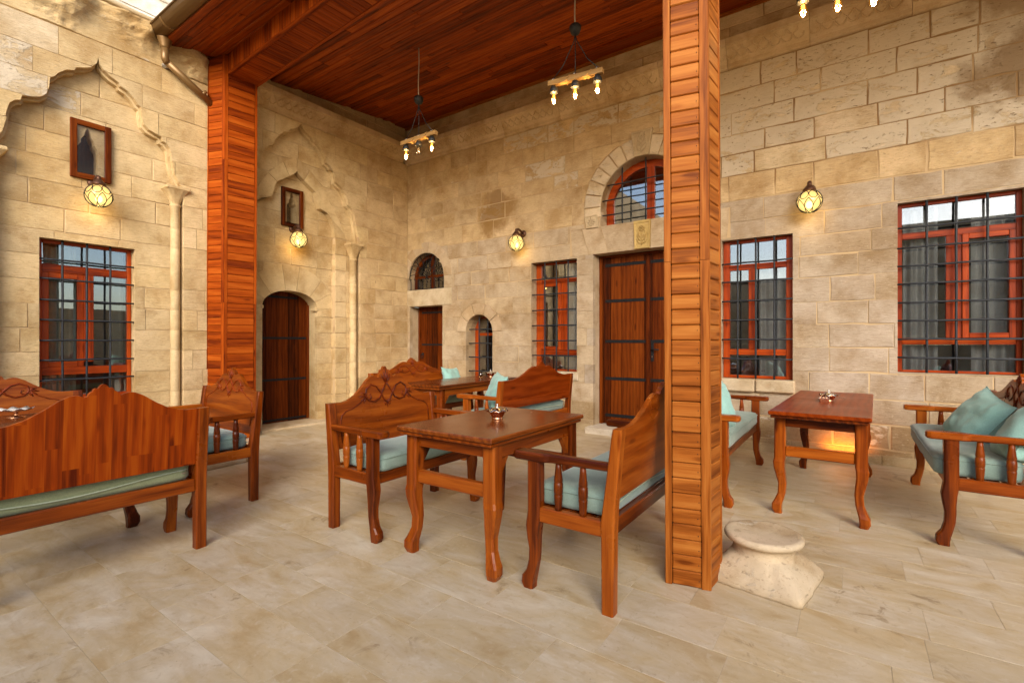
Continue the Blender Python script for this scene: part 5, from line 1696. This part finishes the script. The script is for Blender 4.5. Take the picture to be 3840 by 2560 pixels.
def pillow(label, loc, rot, S=.43, T=.085, seed=0):
    t = thing('throw_pillow', label, 'pillow', loc, 0, 'turquoise throw pillows')
    t.rotation_euler = rot
    N = 26
    vs, fs = [], []
    def sh(i, j, s):
        u, v = 2 * i / N - 1, 2 * j / N - 1
        x = u * S / 2 * (1 - .10 * (1 - v * v) * u * u)
        y = v * S / 2 * (1 - .10 * (1 - u * u) * v * v)
        th = T * (max(0, (1 - abs(u) ** 3.2) * (1 - abs(v) ** 3.2))) ** .55
        # soft wrinkles running from the corners
        w = fbm((u * 2 + seed, v * 2, s * 3 + seed), 1.1, 3) * .013
        cr = math.sin((u * v * 5 + u * 2.2 + seed) * 3 + 2 * mn.noise(Vector((u * 2, v * 2, seed)))) * .0055 * (abs(u * v)) ** .5
        fall = 1 - .14 * v
        return (x + w * .25, y + w * .3, s * (th * fall + (w + cr) * min(1, th * 25)))
    for s in (1, -1):
        for i in range(N + 1):
            for j in range(N + 1): vs.append(sh(i, j, s))
    K = (N + 1) ** 2
    for i in range(N):
        for j in range(N):
            a, b, c, d = i * (N + 1) + j, (i + 1) * (N + 1) + j, (i + 1) * (N + 1) + j + 1, i * (N + 1) + j + 1
            fs.append((a, b, c, d)); fs.append((K + a, K + d, K + c, K + b))
    m = MB(); m.add(vs, fs, 0, True); m.build('cover', 'pillow', t)
    ed = [(i, 0) for i in range(N)] + [(N, j) for j in range(N)] + [(i, N) for i in range(N, 0, -1)] + [(0, j) for j in range(N, 0, -1)]
    m = MB(); m.tube([(lambda p: (p[0], p[1], 0))(sh(i, j, 1)) for i, j in ed], .0032, 5, 0, True); m.build('seam', 'pillow', t)
    return t

E_, W_, S_ = R(90), R(-90), 0.0
B = {}
bench('carved bench with its rounded crest facing the table in the middle of the floor', 1.07, (4.15, -3.855, 0), E_, ph=.862, pk=1.105)
bench('bench seen from its end, backed against the bright orange post', 1.27, (5.85, -3.66, 0), W_)
bench('nearest bench, seen from behind, with a broad glued-board back', 1.07, (3.415, -5.55, 0), W_, panel='stave')
bench('carved bench seen from the front, beside the wide red-brown post', 1.03, (2.465, -4.555, 0), S_)
bench('carved bench under the left wall window, mostly hidden by the nearest bench back', 1.07, (1.80, -5.68, 0), E_)
bench('long carved bench in the wall corner before the small door', 1.52, (2.06, -1.60, 0), E_, rear_rail=True)
bench('long bench seen from behind below the narrow tall window', 1.60, (3.765, -1.60, 0), W_, rear_rail=True, panel='wood_red', carved=True)
bench('long bench half hidden behind the bright orange post', 1.66, (5.885, -1.535, 0), E_, rear_rail=True)
bench('long bench at the right under the widest window, heaped with two pillows', 1.66, (7.735, -1.50, 0), W_, rear_rail=True)
seat_cushion('sea-green seat cushion on the carved bench left of the middle table', 1.07, (4.15, -3.855, 0), E_)
seat_cushion('sea-green seat cushion on the bench by the bright orange post', 1.27, (5.85, -3.66, 0), W_)
seat_cushion('green seat cushion with a pale zip seam under the nearest bench back', 1.07, (3.415, -5.55, 0), W_, mat='cushion_sage')
seat_cushion('sea-green seat cushion on the carved bench beside the wide red-brown post', 1.03, (2.465, -4.555, 0), S_)
seat_cushion('sea-green seat cushion on the bench under the left wall window', 1.07, (1.80, -5.68, 0), E_)
seat_cushion('sea-green seat cushion on the long bench before the small door', 1.52, (2.06, -1.60, 0), E_)
seat_cushion('sea-green seat cushion on the long bench below the narrow tall window', 1.60, (3.765, -1.60, 0), W_)
seat_cushion('sea-green seat cushion on the bench half hidden behind the bright orange post', 1.66, (5.885, -1.535, 0), E_, H=.13)
seat_cushion('loose sea-green seat cushion overhanging the front of the bench at the right', 1.66, (7.735, -1.50, 0), W_, H=.135, over=.055)

table('glossy table in the middle between two short benches', .735, 1.08, (5.045, -3.865, 0), 0, .60, .88, .084)
table('slim dark red table between the two right-hand benches, lit amber from behind', .625, 1.90, (6.80, -1.44, 0), R(-2), .50, 1.60, .074)
table('long dark table in the corner between two long benches', .69, 1.68, (2.70, -1.49, 0), R(1), .53, 1.45)
table('table behind the nearest bench, only its top edge showing', .75, 1.12, (2.50, -5.63, 0), 0, .60, .90)

pillow('turquoise pillow at the far end of the long bench before the small door', (2.10, -1.02, .715), (R(68), R(4), R(100)), .42, .085, 3)
pillow('turquoise pillow at the near end of the bench below the narrow tall window', (3.72, -2.10, .735), (R(72), R(5), R(-38)), .42, .085, 11)
pillow('turquoise pillow in the middle of the bench below the narrow tall window', (3.76, -1.55, .70), (R(60), R(-4), R(-92)), .40, .08, 17)
pillow('turquoise pillow at the far end of the bench below the narrow tall window', (3.76, -1.02, .70), (R(58), R(6), R(-86)), .40, .08, 23)
pillow('plump turquoise pillow showing right of the bright orange post', (5.98, -1.96, .745), (R(72), R(6), R(70)), .46, .11, 31)
pillow('turquoise pillow leaning in the middle of the bench at the right', (7.74, -1.46, .705), (R(60), R(14), R(-80)), .46, .10, 41)
pillow('turquoise pillow nearest the right picture edge, behind the bench arm', (7.87, -2.02, .715), (R(62), R(-16), R(-92)), .46, .10, 47)

# covered bowls on the tables
def wavy(n, amp, i0):
    return lambda i, a, r, z: (r * (1 + (amp * .5 * math.cos(n * a) if i >= i0 else 0)), z + (amp * .16 * math.cos(n * a) if i >= i0 else 0))
def sugar_bowl(label, x, y, z, s=1.0, body='copper', rz=0.0):
    t = thing('lidded_bowl', label, 'bowl', (x, y, z), rz, 'lidded metal bowls')
    m = MB(); m.lathe([(0, 0), (.036 * s, 0), (.037 * s, .004 * s), (.036 * s, .010 * s), (.034 * s, .012 * s), (.040 * s, .018 * s), (.048 * s, .030 * s), (.050 * s, .040 * s), (.051 * s, .041 * s), (.055 * s, .050 * s), (.060 * s, .055 * s), (.05 * s, .054 * s), (0, .050 * s)], (0, 0, 0), 24); b = m.build('bowl', body, t)
    m = MB(); m.lathe([(.02 * s, .078 * s), (.036 * s, .069 * s), (.050 * s, .059 * s), (.060 * s, .056 * s), (.070 * s, .060 * s), (.073 * s, .063 * s), (.070 * s, .0575 * s), (.055 * s, .0535 * s), (.02 * s, .0535 * s)], (0, 0, 0), 48, wob=lambda i, a, r, zz: (r * (1 + (.05 * math.cos(8 * a) if 2 < i < 8 else 0)), zz + (.007 * s * math.cos(8 * a + PI) if 2 < i < 8 else 0))); l = m.build('wavy_lid', 'silver', t)
    m = MB(); m.lathe([(.022 * s, .077 * s), (.012 * s, .082 * s), (.006 * s, .086 * s), (.005 * s, .090 * s), (.009 * s, .094 * s), (.009 * s, .099 * s), (.004 * s, .103 * s), (0, .104 * s)], (0, 0, 0), 12); m.build('lid_knob', 'silver', l)
    return t
sugar_bowl('copper bowl with a wavy silver lid on the glossy middle table', 5.035, -3.846, .785)
sugar_bowl('copper bowl with a silver lid on the long dark corner table', 2.68, -.85, .785, 1.05)
sugar_bowl('dark copper bowl with a silver lid on the slim red table, behind a square dish', 6.805, -1.43, .785, .95)
t = thing('square_dish', 'small square copper dish with a crinkled silver rim on the slim red table', 'dish', (6.775, -1.515, .785), R(8))
m = MB()
def sq(h, z, wv=0):
    pts = []
    for i in range(24):
        q, f = divmod(i, 6); f /= 6
        c = [(-h, -h), (h, -h), (h, h), (-h, h)]
        a, b = c[q], c[(q + 1) % 4]
        pts.append((a[0] + (b[0] - a[0]) * f, a[1] + (b[1] - a[1]) * f, z + (wv * (1 if i % 2 else -1))))
    return pts
m.loft([sq(.030, 0), sq(.037, .030), sq(.038, .034, .003), sq(.034, .034, .003), sq(.029, .006)], 0); m.build('dish', 'copper', t)
m = MB(); m.loft([sq(.0372, .028), sq(.0395, .038, .003), sq(.035, .037, .003), sq(.0345, .028)], 0, False); m.build('rim', 'silver', t)
def scallop(label, x, y, z, s=1.0, rz=0.0):
    t = thing('scalloped_dish', label, 'dish', (x, y, z), rz, 'scalloped metal dishes')
    m = MB(); m.lathe([(0, 0), (.05 * s, 0), (.05 * s, .004), (.012 * s, .008), (.010 * s, .034), (.03 * s, .042)], (0, 0, 0), 16); m.build('stem', 'copper', t)
    m = MB(); m.lathe([(.02 * s, .040), (.055 * s, .044), (.085 * s, .058), (.087 * s, .060), (.055 * s, .048), (.0, .045)], (0, 0, 0), 48, wob=lambda i, a, r, zz: (r * (1 + (.07 * math.cos(8 * a) if i in (2, 3) else 0)), zz + (.006 * math.cos(8 * a) if i in (2, 3) else 0))); m.build('wavy_plate', 'white', t)
scallop('white scalloped dish on the table behind the nearest bench', 2.31, -5.665, .785)
t = thing('tea_glass', 'small white saucer and glass showing over the nearest bench back', 'glass', (2.25, -5.35, .785))
m = MB(); m.lathe([(0, 0), (.03, 0), (.055, .010), (.056, .012), (.03, .005), (0, .005)], (0, 0, 0), 20); m.build('saucer', 'white', t)
m = MB(); m.lathe([(0, .008), (.022, .008), (.025, .02), (.019, .05), (.027, .085), (.025, .085), (.017, .05), (.022, .02), (0, .014)], (0, 0, 0), 16); m.build('glass', 'bulb_off', t)
t = thing('tea_glass', 'small clear glass beside the lidded bowl on the long corner table', 'glass', (2.56, -.93, .785))
m = MB(); m.lathe([(0, 0), (.024, 0), (.028, .07), (.026, .07), (.022, .006), (0, .006)], (0, 0, 0), 14); m.build('glass', 'bulb_off', t)

# old column bases
def column_base(label, x, y, rz, s=.49, hp=.03, chipped=True):
    t = thing('stone_column_base', label, 'column base', (x, y, 0), rz)
    m = MB()
    N = 40
    rings = []
    secs = [(0, s / 2, 30), (.012, s / 2, 30), (hp, s / 2, 30), (hp + .018, s / 2 * .96, 22), (.06, s / 2 * .90, 18), (.08, s / 2 * .83, 13), (.10, s / 2 * .76, 9), (.12, s / 2 * .69, 6), (.136, s / 2 * .645, 4), (.143, .160, 2), (.150, .154, 2), (.175, .155, 2), (.197, .160, 2), (.202, .172, 2), (.208, .188, 2), (.216, .196, 2), (.228, .199, 2), (.240, .195, 2), (.246, .184, 2), (.243, .165, 2), (.238, .11, 2), (.237, .05, 2), (.237, .01, 2)]
    N = 72
    for z, r_, p in secs:
        ring = []
        for k in range(N):
            a = 2 * PI * (k + .5) / N
            c_, s_ = math.cos(a), math.sin(a)
            q = (abs(c_) ** p + abs(s_) ** p) ** (-1 / p)
            X_, Y_ = r_ * q * c_, r_ * q * s_
            n1 = fbm((X_ * 9 + x, Y_ * 9, z * 9), 1.0, 4) * (1 if z < .2 else .5)
            n2 = fbm((X_ * 26 + x, Y_ * 26, z * 26), 1.6, 3) * (1 if z < .2 else .5)
            d = 1 + .024 * n1 * (1 if z < .15 else .7) + .012 * n2 - (.03 * max(0, n2 - .25) if z > .03 else 0)
            if chipped and .03 < z < .14 and abs(((a + 1.12) % (2 * PI)) - .0) < .07: d -= .05
            ring.append((r_ * q * c_ * d, r_ * q * s_ * d, z * (1 + .03 * n1) + (.003 * n2 if z > .19 else 0)))
        rings.append(ring)
    m.loft(rings, 2, True, True)
    o = m.build('carved_block', 'old_stone', t, False, (.50, .40, .27, .35))
    return t
column_base('pale eroded column base with a round top at the foot of the orange post', 6.565, -3.43, R(-9))
column_base('stone column base in shadow behind the carved bench by the wide post', 1.42, -4.02, R(5), .46)

# every building, wall, door, post and the like is a thing of its own
for o in sc.objects:
    if o.parent is None and 'category' in o and 'kind' not in o: o['kind'] = 'thing'
